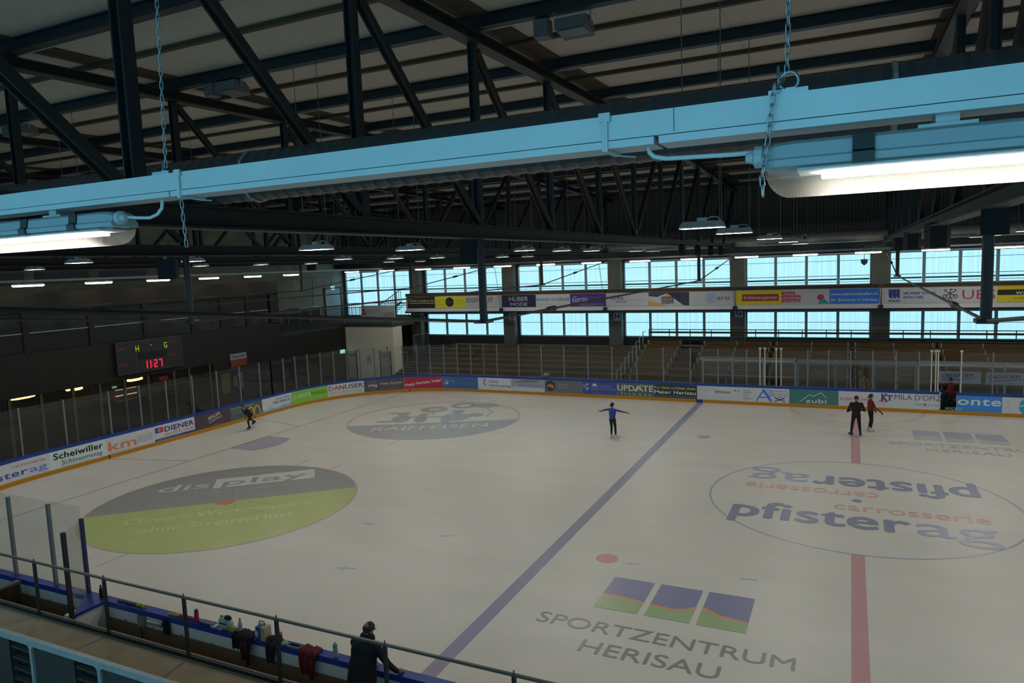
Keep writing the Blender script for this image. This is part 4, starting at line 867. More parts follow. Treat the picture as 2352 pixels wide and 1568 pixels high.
for k, y in enumerate(ND):
    if y > YW: continue
    t = thing('roof_purlin', 'dark steel purlin across the roof trusses, '+ORD[13-k]+' from the far windows', 'beam', (0, y, ZPB+dz(y)), 'roof purlins'); z = ZPB+dz(y)
    mb = MB(); mb.ibeam((XE, y, z+.127), (16, y, z+.127), .20, .25, .02, .02); mb.build('steel_section', M['steel'], t)
    mb = MB(); mb.tube([(XE, y+.15, z+.02), (16, y+.15, z+.02)], .02, 6); mb.build('conduit', M['galv'], t)
for y in ND:
    y += PW
    if y > YW: continue
    mb = MB(); mb.box(XE, 16, y-.06, y+.06, ZDK+dz(y)-.09, ZDK+dz(y)-.005); nb_ = sum(1 for q in ND if y < q+PW <= YW); tag(mb.build('deck_batten', M['batten']), 'thin brown timber batten under the roof deck, '+ORD[nb_]+' from the far windows', 'batten', 'roof battens')
def truss():
    t = link('roof_truss', None)
    S, S2 = M['steel'], M['steelb']
    mb = MB(); mb.ibeam((0, ND[0]-.3, (ZB0+ZB1)/2), (0, 23.7, (ZB0+ZB1)/2), .30, ZB1-ZB0, .025, .03); mb.build('bottom_chord', S2, t)
    mb = MB(); zc = (ZT0+ZT1)/2
    for y0, y1 in ((ND[0]-.3, -.5), (-.5, 23.7)): mb.ibeam((0, y0, zc+dz(y0)), (0, y1, zc+dz(y1)), .30, ZT1-ZT0, .025, .03)
    mb.build('top_chord', S2, t)
    mb = MB(); mb.prism([(ND[0], ZDK+dz(ND[0])-.03), (-.5, ZDK-.03), (23.7, ZDK+dz(23.7)-.03), (23.7, ZDK+dz(23.7)-.001), (-.5, ZDK-.001), (ND[0], ZDK+dz(ND[0])-.001)], (-.2, 0, 0), (0, 1, 0), (0, 0, 1), (.62, 0, 0)); mb.build('timber_strip', M['batten'], t)
    for k, y in enumerate(ND[:-1]):
        w = .15
        mb = MB(); mb.ibeam((0, y, ZB1-.02), (0, y, ZT0+dz(y)+.02), w, w, .022, .02, (1, 0, 0)); mb.build('vertical', S, t)
    for k in range(13):
        y0, y1 = ND[k], ND[k+1]
        if y1 > 23: continue
        (za, zb) = (ZT0+dz(y0), ZB1) if k < 7 else (ZB1, ZT0+dz(y1))
        mb = MB(); d = Vector((0, y1-y0, zb-za)).normalized()
        for s in (-1, 1): mb.bar(Vector((s*.055, y0, za))+d*.15, Vector((s*.055, y1, zb))-d*.15, .05, .15, (1, 0, 0)) if 0 else mb.bar(Vector((s*.06, y0, za))+d*.15, Vector((s*.06, y1, zb))-d*.15, .03, .115)
        mb.bar(Vector((0, y0, za))+d*.2, Vector((0, y1, zb))-d*.2, .10, .02); mb.build('diagonal', S2, t)
    ya, yb, zp = ND[4], ND[10], 6.80
    for y, r in ((ya, .078), (yb, .078)):
        mb = MB(); mb.tube([(0, y, ZB0+.02), (0, y, zp)], r, 12); mb.build('drop_post', S, t)
        mb = MB(); mb.box(-.14, .14, y-.16, y+.16, zp-.05, zp+.01); mb.build('post_shoe', S, t)
    for a, b in (((0, -27.4, 8.32), (0, ya, zp-.02)), ((0, ya, zp-.02), (0, yb, zp-.02)), ((0, yb, zp-.02), (0, 23.7, 8.06))):
        mb = MB(); mb.tube([a, b], .028, 8)
        A, B = Vector(a), Vector(b); L = (B-A).length; c = A+(B-A)*(.16 if L > 15 else .4); e = (B-A).normalized()*.22
        mb.tube([c-e*1.6, c-e, c+e, c+e*1.6], [.028, .065, .065, .028], 8); mb.build('tie_rod', S, t)
    return t
TX_ = [1.58, -6.92, -15.22, -23.52, -31.82, 9.68]
tlab = ['above the open gate', 'over the blue line', 'over the end zone', 'over the goal line', 'over the end boards', 'over the right half']
t0 = truss()
for i, x in enumerate(TX_):
    t = t0 if i == 0 else copy_tree(t0)
    t.location = (x, 0, 0); WL[t.name] = Vector((x, 0, 0))
    tag(t, 'dark steel roof truss with hanging posts '+tlab[i], 'roof truss', 'roof trusses')
# ================================================================== LAMPS
def lamp_proto():
    t = link('hall_lamp', None); L, Wd, H = .74, .34, .12; zw = 12.5-8.39
    mb = MB(); a, b = L/2, Wd/2
    mb.add([(-a, -b, .03), (a, -b, .03), (a, b, .03), (-a, b, .03), (-a+.04, -b+.1, H), (a-.04, -b+.1, H), (a-.04, b-.1, H), (-a+.04, b-.1, H), (-a, -b, 0), (a, -b, 0), (a, b, 0), (-a, b, 0)],
           [(0, 1, 5, 4), (1, 2, 6, 5), (2, 3, 7, 6), (3, 0, 4, 7), (4, 5, 6, 7), (8, 9, 1, 0), (9, 10, 2, 1), (10, 11, 3, 2), (11, 8, 0, 3)])
    mb.build('housing', M['housing'], t)
    mb = MB(); mb.add([(-a+.015, -b+.015, .004), (-a+.015, b-.015, .004), (a-.015, b-.015, .004), (a-.015, -b+.015, .004)], [(0, 1, 2, 3)]); mb.build('diffuser', M['lamp'], t)
    mb = MB(); mb.box(-.08, .08, -.06, .06, H, H+.06); mb.build('driver_box', M['housing'], t)
    mb = MB(); mb.tube([(.08, 0, H+.04), (.16, 0, H+.07), (.25, 0, H+.06), (.31, 0, H+.0)], .01, 5); mb.build('lead', M['white'], t)
    for s in (-1, 1):
        mb = MB(); mb.tube([(s*(a-.05), 0, H-.01), (s*(a-.05), 0, zw)], .009, 5); mb.build('hanger', M['wire'], t)
    return t
lp = lamp_proto(); k = 0
rows = [-27.67, -19.37, -11.07, -2.58, 5.53, 13.83, 22.1]
rowlab = {-27.67: 'over the goal zone', -19.37: 'over the face-off circles', -11.07: 'over the blue line', -2.58: 'over the centre circle', 5.53: 'before the open gate'}
for x in rows:
    for j in ((-3, -2, 0, 2, 4) if x == -2.58 else (-3, -2, 0, 1, 2, 4, 5)):
        y = -.5+3.77*j
        t = lp if k == 0 else copy_tree(lp)
        t.location = (x, y, 8.39); k += 1
        for ch in t.children:
            if ch.name.startswith('hanger'): ch.scale.z = (ZPB+dz(y)+.02-8.39)/(12.5-8.39)
        tag(t, 'grey hall lamp hanging in the row '+rowlab.get(x, 'beyond the open gate')+', '+ORD[((4, 2, 0, -2, -3) if x == -2.58 else (5, 4, 2, 1, 0, -2, -3)).index(j)]+' from the far windows', 'lamp', 'hanging hall lamps')
# strip lamps and trunking round the hall
def strip_proto():
    t = link('strip_lamp', None)
    mb = MB(); mb.tube([(-.68, 0, 0), (-.64, 0, 0), (.64, 0, 0), (.68, 0, 0)], [.03, .055, .055, .03], 8); mb.build('diffuser', M['strip'], t)
    mb = MB(); mb.box(-.68, .68, -.05, .05, .02, .09); mb.build('housing', M['housing'], t)
    mb = MB(); mb.box(-.4, -.36, -.02, .02, .09, .13); mb.box(.36, .4, -.02, .02, .09, .13); mb.build('bracket', M['galv'], t)
    return t
YT = 21.3; ZTR = 7.98
sp = strip_proto(); k = 0
fx = [ony(u, v, YT).x for u, v in ((808, 625), (877, 622), (966, 618), (1057, 615), (1153, 609), (1244, 606), (1342, 603), (1444, 597), (1577, 592), (1713, 588), (1837, 583), (1975, 578), (2137, 572), (2316, 565))]
for i in range(14):
    x = fx[0]+(fx[-1]-fx[0])*i/13
    t = sp if k == 0 else copy_tree(sp); k += 1; t.location = (x, YT, ZTR-.14); tag(t, 'lit strip lamp below the far window trunking, '+ORD[i]+' from the concrete end wall', 'lamp', 'strip lamps along the far windows')
for i in range(8):
    t = copy_tree(sp, rotz=math.pi/2); t.location = (-33., -11.75+3.28*i, ZTR-.17); tag(t, 'lit yellowish strip lamp before the restaurant roof, '+ORD[7-i]+' from the corner window', 'lamp', 'strip lamps above the restaurant front')
mb = MB(); mb.box(-36.5, 12, YT-.05, YT+.05, ZTR, ZTR+.09); tag(mb.build('cable_trunking', M['galv']), 'long grey cable trunking carrying strip lamps along the far windows', 'trunking')
mb = MB(); mb.box(-33.05, -32.95, -14.5, YT-.06, ZTR-.03, ZTR+.07); tag(mb.build('cable_trunking', M['galv']), 'grey cable trunking carrying strip lamps before the restaurant roof', 'trunking')
for x in [COLX[i] for i in range(5)]:
    mb = MB(); mb.tube([(x, YT, ZTR+.09), (x, YT, ZB0)], .015, 5); tag(mb.build('trunking_hanger', M['wire']), 'thin rod holding the far trunking below a truss', 'rod', 'trunking rods')
for y in (-12, -4.3, 3.3, 10.8, 18.3):
    mb = MB(); mb.tube([(-33, y, ZTR+.07), (-33, y, 12.6)], .012, 5); tag(mb.build('trunking_hanger', M['wire']), 'thin rod holding the trunking before the restaurant', 'rod', 'trunking rods')
# steel edge beam above the far windows
mb = MB(); mb.ibeam((XE, 23.4, 8.30), (16, 23.4, 8.30), .3, .34, .03, .03); tag(mb.build('edge_beam', M['steel']), 'dark steel edge beam above the upper far windows', 'beam')
# ================================================================== DUCTS
def duct(name, lab, x0, x1, y, z, r, m, rib=.16, amp=.012, n=20):
    t = thing(name, lab, 'duct', (x0, y, z-r)); mb = MB(); N = int((x1-x0)/rib*4); pts = []; rs = []
    for i in range(N+1):
        pts.append((x0+(x1-x0)*i/N, y, z)); rs.append(r+(amp if i % 4 == 0 else 0))
    mb.tube(pts, rs, n); mb.build('spiral_tube', m, t); return t
dn = duct('air_duct', 'dark ribbed spiral air duct lying across the near trusses', -38., 12., -18.6, 8.93, .25, M['duct'], .16, .010, 24)
for x in range(-36, 12, 6):
    mb = MB(); mb.tube([(x, -18.6+.262*math.cos(a*.5236), 8.93+.262*math.sin(a*.5236)) for a in range(12)], .02, 4, closed=True); mb.build('band', M['galv'], dn)
q = ony(1848, 552, 22.3)
df = duct('air_duct', 'silver air duct with round jet nozzles above the far windows', -17., 14., 22.3, q.z+.12, .34, M['silver'], .5, .006, 18)
for u, v in ((1848, 545), (2122, 531), (1384, 566)):
    q2 = ony(u, v, 21.9); mb = MB(); mb.lathe([(.17, -.12), (.21, -.10), (.17, .02), (.10, .03), (.10, .2)], (q2.x, 21.85, q2.z), 12, ax=1); mb.build('nozzle', M['silver'], df)
    mb = MB(); mb.lathe([(.09, -.125), (.09, -.115)], (q2.x, 21.85, q2.z), 10, ax=1); mb.build('nozzle_throat', M['black'], df)
# ================================================================== SPEAKERS AND FLOODLIGHTS
def speaker(u, v, x, lab, sc=1., yaw=0.):
    q = onx(u, v, x); t = thing('loudspeaker', lab, 'loudspeaker', (q.x, q.y, q.z)); w, h, d = .24*sc, .52*sc, .22*sc
    mb = MB(); pr = [(-w, 0), (w, 0), (w*.62, -d*1.6), (-w*.62, -d*1.6)]
    R = Matrix.Rotation(yaw, 3, 'Z'); ex, ey = R @ Vector((1, 0, 0)), R @ Vector((0, -1, 0))
    mb.prism(pr, q-Vector((0, 0, h/2)), ex, ey, (0, 0, h)); mb.build('cabinet', M['spk'], t)
    mb = MB(); mb.bar(q+Vector((0, 0, h/2)), Vector((q.x, q.y, ZB0+.02)), .05, .05); mb.build('bracket', M['galv'], t)
    mb = MB(); mb.prism([(-w*.9, .01), (w*.9, .01), (w*.9, .02), (-w*.9, .02)], q-Vector((0, 0, h*.46)), ex, -ey, (0, 0, h*.9)); mb.build('grille', M['black'], t)
speaker(1084, 575, -6.92-.25, 'black loudspeaker beside the hanging post of the truss over the blue line', 1.05, .3)
speaker(382, 618, -15.22-.3, 'black loudspeaker hung from the truss over the end zone', .95, .4)
speaker(2286, 508, 1.60, 'large black loudspeaker beside the hanging post near the bank advert', .74, 0)
speaker(2153, 540, 1.62, 'black bell-shaped loudspeaker hung below the truss above the packaging advert', 1.15, 3.1)
speaker(2096, 552, 1.62, 'smaller black loudspeaker hung further along the same truss', 1.1, 3.1)
speaker(2064, 560, 1.62, 'smallest black loudspeaker at the far end of the truss', 1.1, 3.1)
speaker(715, 610, -31.9, 'black wedge loudspeaker before the concrete end wall', 1.2, .5)
for u, k in ((1566, 0), (1602, 1), (1632, 2), (1655, 3)):
    q = onx(u, 556, -6.72); mb = MB(); mb.lathe([(.05, .2), (.14, .1), (.17, -.25), (.1, -.3)], (q.x, q.y, ZB0-.12), 8); tag(mb.build('spot_lamp', M['spk']), 'small black spotlight hung in the row under the blue line truss', 'spotlight', 'spotlights under the truss')
q = ony(1985, 600, 20.5); t = thing('signal_beacon', 'small dark beacon on a thin rod before the far window', 'beacon', (q.x, q.y, q.z))
mb = MB(); mb.prism([(-.17, .12), (.17, .12), (.17, -.08), (0, -.24), (-.17, -.08)], (q.x, q.y-.1, q.z), (1, 0, 0), (0, 0, 1), (0, .2, 0)); mb.build('beacon_body', mat('beacon_dark', (.12, .09, .1), .5), t)
mb = MB(); mb.tube([(q.x, q.y, q.z+.12), (q.x, q.y, 8.15), (q.x+1.1, q.y, 8.2), (1.38, 20.6, ZB0)], .02, 6); mb.build('rod', M['galv'], t)
def flood(u, v, y, lab):
    q = ony(u, v, y); t = thing('floodlight', lab, 'floodlight', (q.x, y, q.z)); c = q
    mb = MB(); pr = [(-.22, .0), (.22, -.02), (.30, -.06), (.26, .10), (.16, .19), (.02, .22), (-.2, .20)]
    mb.prism(pr, (c.x-.30, c.y, c.z), (0, 1, 0), (0, 0, 1), (.60, 0, 0)); mb.build('reflector', mat('flood_grey', (.16, .16, .155), .5, noise=.1), t)
    mb = MB(); mb.box(c.x-.26, c.x+.26, c.y-.19, c.y+.2, c.z-.035, c.z-.012); mb.build('front_glass', mat('flood_glass', (.2, .2, .19), .2), t)
    mb = MB(); mb.tube([(c.x-.32, c.y, c.z+.1), (c.x-.32, c.y, c.z+.34), (c.x+.32, c.y, c.z+.34), (c.x+.32, c.y, c.z+.1)], .02, 6); mb.bar((c.x, c.y, c.z+.33), (c.x, c.y, ZPB+dz(c.y)+.02), .06, .06); mb.build('yoke', M['galv'], t)
    mb = MB(); mb.box(c.x-.75, c.x-.47, c.y-.12, c.y+.14, c.z-.04, c.z+.28); mb.box(c.x-.64, c.x-.58, c.y-.03, c.y+.03, c.z+.28, ZPB+dz(c.y)+.02); mb.build('ballast_box', mat('ballast', (.15, .155, .16), .6), t)
flood(1318, 70, ND[4]+.1, 'grey floodlight with ballast box under the purlin above the silver trunking')
flood(532, 210, ND[4]+.1, 'grey floodlight with ballast box under the purlin beside the near left truss')
flood(52, 305, ND[4]+.1, 'dim floodlight with ballast box under the purlin at the left truss')
for u, v0, k in ((1564, 0, 2), (1663, 0, 2), (733, 145, 1), (955, 240, 3), (900, 225, 3), (1727, 90, 4), (1650, 100, 4)):
    pass
# ================================================================== NEAR TRUNKING WITH TWO LAMPS
DY = 1.45; yf = C.y+DY
def nx(u, v, d=0.): return ony(u, v, yf+d)
zt, zb = 8.179, 8.113
tr = thing('lamp_trunking', 'long pale metal lamp trunking hung on chains in front of the viewer', 'trunking', (-2, yf, zb))
mb = MB(); mb.box(-22, 12, yf, yf+.078, zb+.017, zt); mb.build('trunk_body', M['trunk'], tr)
mb = MB(); mb.box(-22, -2.02, yf-.002, yf+.08, zb, zb+.015); mb.box(-2.015, -.62, yf-.002, yf+.08, zb, zb+.015); mb.box(-.61, 12, yf-.002, yf+.08, zb, zb+.015); mb.build('trunk_cover', M['trunk'], tr)
for u in (412, 1390):
    x = nx(u, 300 if u > 1000 else 430).x; mb = MB(); mb.box(x-.006, x+.006, yf-.005, yf+.084, zb-.006, zt+.004); mb.build('clamp_strap', mat('strap_clear', (.6, .62, .62), .3), tr)
    mb = MB(); mb.box(x-.012, x+.012, yf-.007, yf-.001, zt-.012, zt+.006); mb.build('strap_buckle', MATS['strap_clear'], tr); mb = MB(); mb.tube([(x, yf+.02, zb-.004), (x+.02, yf+.05, zb-.010), (x+.045, yf+.07, zb-.012)], .0018, 5); mb.build('strap_tail', MATS['strap_clear'], tr)
x = nx(1548, 290).x; mb = MB(); mb.box(x-.0005, x+.0005, yf-.001, yf, zb+.02, zt); mb.build('joint_line', M['steelb'], tr)
def near_lamp(x0, x1, lab, dirn):
    yc = yf+.045; t = thing('batten_lamp', lab, 'lamp', ((x0+x1)/2, yc, 7.99))
    zs, z1, z0 = 8.045, 8.092, 7.99
    mb = MB(); pr = [(-.055, 0), (-.058, .012), (-.052, .016), (-.048, .04), (-.036, .047), (.036, .047), (.048, .04), (.052, .016), (.058, .012), (.055, 0)]
    N = [(x0, .80), (x0+.02, .96), (x0+.05, 1.), (x1-.05, 1.), (x1-.02, .96), (x1, .80)]
    vs = []; n = len(pr)
    for x, s in N: vs += [(x, yc+a*s, zs+b*(s if b > .02 else 1)) for a, b in pr]
    mb.add(vs, [(i*n+k, i*n+(k+1) % n, (i+1)*n+(k+1) % n, (i+1)*n+k) for i in range(len(N)-1) for k in range(n)]+[tuple(range(n-1, -1, -1)), tuple((len(N)-1)*n+k for k in range(n))]); mb.build('housing', mat('batten_grey', (.40, .44, .46), .5, noise=.04), t)
    # ribbed clear cover, rounded ends
    mb = MB(); n = 15; vs = []; N = []
    for i in range(9): a = math.pi/2*i/8; N.append((x0+.045*(1-math.cos(a)), math.sin(a)))
    N = [(x, s) for x, s in N if s > .02]; N += [(x1-(x-x0), s) for x, s in N[::-1]]
    for x, s in N:
        for k in range(n):
            a = math.pi*k/(n-1); rr = 1-.015*(k % 2); vs.append((x, yc-.0545*math.cos(a)*max(.75, s**.4)*rr, zs-.055*(math.sin(a)**.75)*s*rr))
    mb.add(vs, [(i*n+k, i*n+k+1, (i+1)*n+k+1, (i+1)*n+k) for i in range(len(N)-1) for k in range(n-1)]); mb.build('clear_cover', MATS.get('cover') or cover_mat(), t, True)
    mb = MB(); mb.box(x0+.10, x1-.10, yc-.018, yc+.018, zs-.022, zs-.012); mb.build('led_strip', mat('led_white', (.8, .8, .8), .5, emit=(1, .95, .84, 26.)), t)
    mb = MB(); mb.box(x0+.06, x1-.06, yc-.045, yc+.045, zs-.011, zs-.004); mb.build('gear_tray', M['white'], t)
    for x in (x0+.17, x0+.62, x1-.17) if dirn < 0 else (x0+.17, x1-.17, x1-.42, x1-.05-.0) [:3]:
        mb = MB(); mb.prism([(-.062, -.006), (-.064, .014), (-.055, .019), (-.052, .046), (-.048, .046), (-.051, .02), (-.058, .012)], (x-.018, yc, zs), (0, 1, 0), (0, 0, 1), (.036, 0, 0)); mb.build('clip', mat('clip_steel', (.012, .012, .012), .35), t)
    xe = x0 if dirn < 0 else x1; s = -1 if dirn < 0 else 1
    mb = MB(); mb.lathe([(.016, 0), (.016, .012), (.021, .014), (.021, .028), (.012, .032), (.009, .045)] if s > 0 else [(.016, 0), (.016, -.012), (.021, -.014), (.021, -.028), (.012, -.032), (.009, -.045)], (xe-s*.01, yc-.02, zs+.025), 10, ax=0); mb.build('cable_gland', M['housing'], t)
    for x in (x0+.30, x1-.30):
        mb = MB(); mb.box(x-.045, x+.045, yc-.035, yc-.03, zs+.046, zs+.053); mb.box(x-.018, x+.018, yc-.03, yc+.03, zs+.047, zb); mb.build('mount', M['galv'], t)
    return t
def cover_mat():
    m = bpy.data.materials.new('cover'); m.use_nodes = True; nt = m.node_tree; nt.nodes.clear()
    out = nt.nodes.new('ShaderNodeOutputMaterial'); t = nt.nodes.new('ShaderNodeBsdfTransparent'); t.inputs[0].default_value = (.85, .85, .84, 1)
    d = nt.nodes.new('ShaderNodeBsdfTranslucent'); d.inputs[0].default_value = (.85, .84, .80, 1); g = nt.nodes.new('ShaderNodeBsdfGlossy'); g.inputs['Roughness'].default_value = .15
    m1 = nt.nodes.new('ShaderNodeMixShader'); m1.inputs[0].default_value = .17; m2 = nt.nodes.new('ShaderNodeMixShader'); m2.inputs[0].default_value = .06
    nt.links.new(t.outputs[0], m1.inputs[1]); nt.links.new(d.outputs[0], m1.inputs[2]); nt.links.new(m1.outputs[0], m2.inputs[1]); nt.links.new(g.outputs[0], m2.inputs[2]); nt.links.new(m2.outputs[0], out.inputs[0])
    MATS['cover'] = m; return m
xr = nx(1760, 390, .05).x; xl = nx(291, 520, .05).x
near_lamp(xr, xr+1.5, 'lit batten lamp with clear ribbed cover below the trunking beside the long loose chain', -1)
near_lamp(xl-1.5, xl, 'lit batten lamp with clear ribbed cover below the trunking beside the short hanging chain', 1)
for i in list(range(-5, -1))+list(range(1, 4)):
    t = copy_tree(sp); t.location = (xr+.75+3.34*i, yf+.06, zb-.13); tag(t, 'lit strip lamp further along the near trunking', 'lamp', 'strip lamps along the near trunking')
for pts, lab in ((((1488, 338), (1492, 350), (1503, 360), (1530, 364), (1600, 360), (1680, 355), (1735, 350)), 'white cable from the trunking to the lamp beside the long loose chain'), (((374, 462), (372, 478), (362, 492), (345, 500), (320, 500), (270, 497)), 'white cable from the trunking to the lamp beside the short chain')):
    mb = MB(); P0 = [nx(u, v, .035) for u, v in pts]; P0[0].z = zb+.003
    Q = []
    for i in range(len(P0)-1):
        for s in (0, .33, .67): Q.append(P0[i].lerp(P0[i+1], s))
    Q.append(P0[-1]); mb.tube(Q, .0048, 8); tag(mb.build('lamp_cable', M['white'], None, True), lab, 'cable')
# chains
def linkmesh(Lk=.0235, Wk=.0086, r=.00135):
    mb = MB(); pts = []; h = Lk/2-Wk/2
    for i in range(16):
        a = 2*math.pi*i/16; x, y = Wk/2*math.cos(a), Wk/2*math.sin(a); pts.append((x, 0, y+(h if y > 0 else -h)))
    mb.tube(pts, r, 5, closed=True); return mb
def chain(pts, lab, Lk=.0265):
    P0 = [Vector(p) for p in pts]; t = thing('chain', lab, 'chain', P0[-1]); o0 = linkmesh().build('chain_link', M['chain'], t, True); me = o0.data
    for v in me.vertices: v.co += wloc(t)          # mesh stays centred on its own origin
    first = True; pitch = .0235-.0050; acc = []; i = 0; pos = P0[0].copy(); rem = pitch/2
    L = [(a, b) for a, b in zip(P0[:-1], P0[1:])]; k = 0
    for a, b in L:
        d = b-a; ln = d.length; s = rem if not acc else s0
        while s < ln: acc.append((a+d*(s/ln), d.normalized())); s += pitch
        s0 = s-ln
    for c, d in acc:
        o = o0 if first else link('chain_link', me, t); first = False
        q = Vector((0, 0, 1)).rotation_difference(-d); r = Matrix.Rotation((k % 2)*math.pi/2+.5, 4, 'Z'); k += 1
        o.matrix_local = Matrix.Translation(c-wloc(t)) @ q.to_matrix().to_4x4() @ r
    return t
d0 = .04
chain([nx(352, -60, d0), nx(360, 0, d0), nx(381, 385, d0)], 'zinc chain dropping from the roof to the trunking hook beside the big truss post')
chain([nx(1814, -40, d0), nx(1812, 0, d0), nx(1807, 168, d0)], 'zinc chain dropping from the roof to the trunking hook above the right lamp')
chain([nx(1800, 180, d0), nx(1778, 202, -.015), nx(1772, 250, -.015), nx(1764, 320, -.015), nx(1750, 405, -.015), nx(1752, 440, -.015)], 'long loose chain end hanging in front of the trunking past the lamp')
chain([nx(417, 462, .03), nx(421, 500, .03), nx(428, 560, .03)], 'short loose chain end hanging below the trunking')
for u, v, k in ((1812, 186, 1), (381, 392, 0)):
    c = nx(u, v, d0); t = thing('chain_hook', 'bent steel hook joining chain and trunking '+('above the right lamp' if k else 'beside the big truss post'), 'hook', (c.x, c.y, zt))
    mb = MB(); r = .017 if k else .010; pts = [(c.x-r-.002, c.y, c.z+.03), (c.x-r-.001, c.y, c.z)]+[(c.x-r*math.cos(a), c.y, c.z-r*math.sin(a)) for a in [math.radians(x) for x in range(10, (370 if k else 181), 24)]]
    mb.tube(pts, .0032, 6); mb.tube([(c.x-.012, c.y, c.z-r), (c.x-.012, c.y, zt+.008)], .003, 6); mb.build('hook_wire', M['chain'], t, True)
    mb = MB(); mb.box(c.x-.035, c.x+.035, yf+.02, yf+.06, zt, zt+.012); mb.box(c.x-.005, c.x+.012, yf+.03, yf+.05, zt+.012, zt+.016); mb.build('slider_plate', M['chain'], t)
# ================================================================== NEAR SIDE
ZP = .30
mb = MB(); mb.box(-24, 12, -16.72, -15.09, -.04, ZP); struct(mb.build('floor_bench', mat('brown_rubber', (.17, .13, .085), .9, noise=.25, scale=2)), 'brown rubber floor behind the near boards')
mb = MB(); mb.box(-21.9, 12, -15.09, -15.072, ZP, .68); o = mb.build('lower_panel', mat('brown_panel', (.20, .155, .10), .8, noise=.2, scale=2), boards)
mb = MB(); mb.box(-21.9, 12, -15.13, -15.08, .95, 1.065); mb.build('ledge_edge', M['blue'], boards)
for i in range(16):
    x = -17.5+.85*i; mb = MB(); mb.lathe([(.012, -15.085), (.012, -15.072)], (x, 0, .70), 6, ax=1) ; mb.build('bolt', M['black'], boards)
mb = MB(); mb.box(-24, 12, -27.5, -16.74, -.04, 1.60); struct(mb.build('floor_terrace', mat('terrace_concrete', (.40, .34, .24), .9, noise=.35, scale=1.6, bump=.3)), 'stained concrete terrace in front of the near benches')
# railing on the terrace edge
YR = -16.74; tr2 = thing('terrace_railing', 'plain grey steel railing with thin posts along the concrete terrace edge', 'railing', (-10, YR, 1.6))
mb = MB(); mb.bar((-20, YR, 2.66), (6, YR, 2.66), .036, .036).build('top_rail', M['railm'], tr2)
mb = MB(); mb.bar((-20, YR, 1.69), (6, YR, 1.69), .03, .022).build('bottom_rail', M['railm'], tr2)
mb = MB(); mb.box(-20, 6, YR-.02, YR+.02, 1.6, 1.655).build('kerb_strip', M['steel'], tr2)
xp0 = C.x+7.7*-1.801
for i in range(-3, 10):
    x = xp0+2.005*i; mb = MB(); mb.box(x-.026, x+.026, YR-.022, YR+.022, 1.6, 2.645); mb.build('post', M['steel'], tr2)
    mb = MB(); mb.lathe([(.012, 2.68), (.012, 2.72)], (x, YR, 0), 6); mb.build('post_pin', M['railm'], tr2)
# painted frame barrier in the lower left corner
YBF = -18.74; D_ = YBF-C.y; fm = mat('frame_blue_grey', (.52, .58, .60), .45, .1, noise=.25, scale=14)
bf = thing('frame_barrier', 'pale blue-grey steel frame barrier with sheet panels and dark slatted vents', 'barrier', (C.x-1.7*D_, YBF, 1.6))
zt2 = C.z-.886*D_; h = .09
mb = MB(); mb.bar((C.x-2.7*D_, YBF, zt2-h/2), (C.x-.8*D_, YBF, zt2-h/2), .07, h).build('top_rail', fm, bf)
pp = [C.x+D_*r for r in (-2.375, -2.112, -1.850, -1.587, -1.325, -1.06, -.80)]
for x in pp:
    mb = MB(); mb.box(x-.026, x+.026, YBF-.03, YBF+.03, 1.6, zt2-h+.01)
    for s in (-1, 1): mb.prism([(0, 0), (s*.06, 0), (s*.045, -.016), (s*.026, -.026), (s*.016, -.045), (0, -.06)], (x+s*.024, YBF-.03, zt2-h+.005), (1, 0, 0), (0, 0, 1), (0, .06, 0))
    mb.build('post', fm, bf)
for a, b in zip(pp[:-1], pp[1:]):
    m_ = a+.63*(b-a)
    mb = MB(); mb.box(a+.03, m_, YBF+.005, YBF+.015, 1.6, zt2-h-.005); mb.build('sheet_panel', mat('sheet_blue_grey', (.09, .085, .085), .5, .2, noise=.25, scale=2.5), bf)
    mb = MB(); mb.box(m_, b-.03, YBF+.09, YBF+.10, 1.6, zt2-h-.005); mb.build('vent_back', M['black'], bf)
    for k in range(5):
        z = zt2-h-.14-.165*k; mb = MB(); mb.bar((m_, YBF+.05, z), (b-.03, YBF+.05, z-.01), .07, .035); mb.build('vent_slat', mat('slat_grey', (.07, .065, .06), .6), bf)
    mb = MB(); mb.box(m_-.012, m_, YBF+.0, YBF+.10, 1.6, zt2-h-.005); mb.build('vent_edge', MATS['sheet_blue_grey'], bf)
# near glass panes
ng = thing('near_glass_screen', 'clear glass screen with dark posts on the near boards', 'glass screen', (-18, -15.0, 1.06))
for x in (-21.0, -19.5, -18.0, -16.5, -15.36):
    zt3 = 2.75 if x > -16 else 2.95
    mb = MB(); mb.box(x-.045, x+.045, -15.03, -14.97, 1.04, zt3); mb.build('post', mat('post_blue', (.025, .035, .12), .4) if x > -16 else M['alu'], ng)
for a, b in zip((-21., -19.5, -18, -16.5), (-19.5, -18, -16.5, -15.36)):
    mb = MB(); mb.box(a+.02, b-.02, -15.005, -14.995, 1.06, 3.02); mb.build('pane', M['glass'], ng)
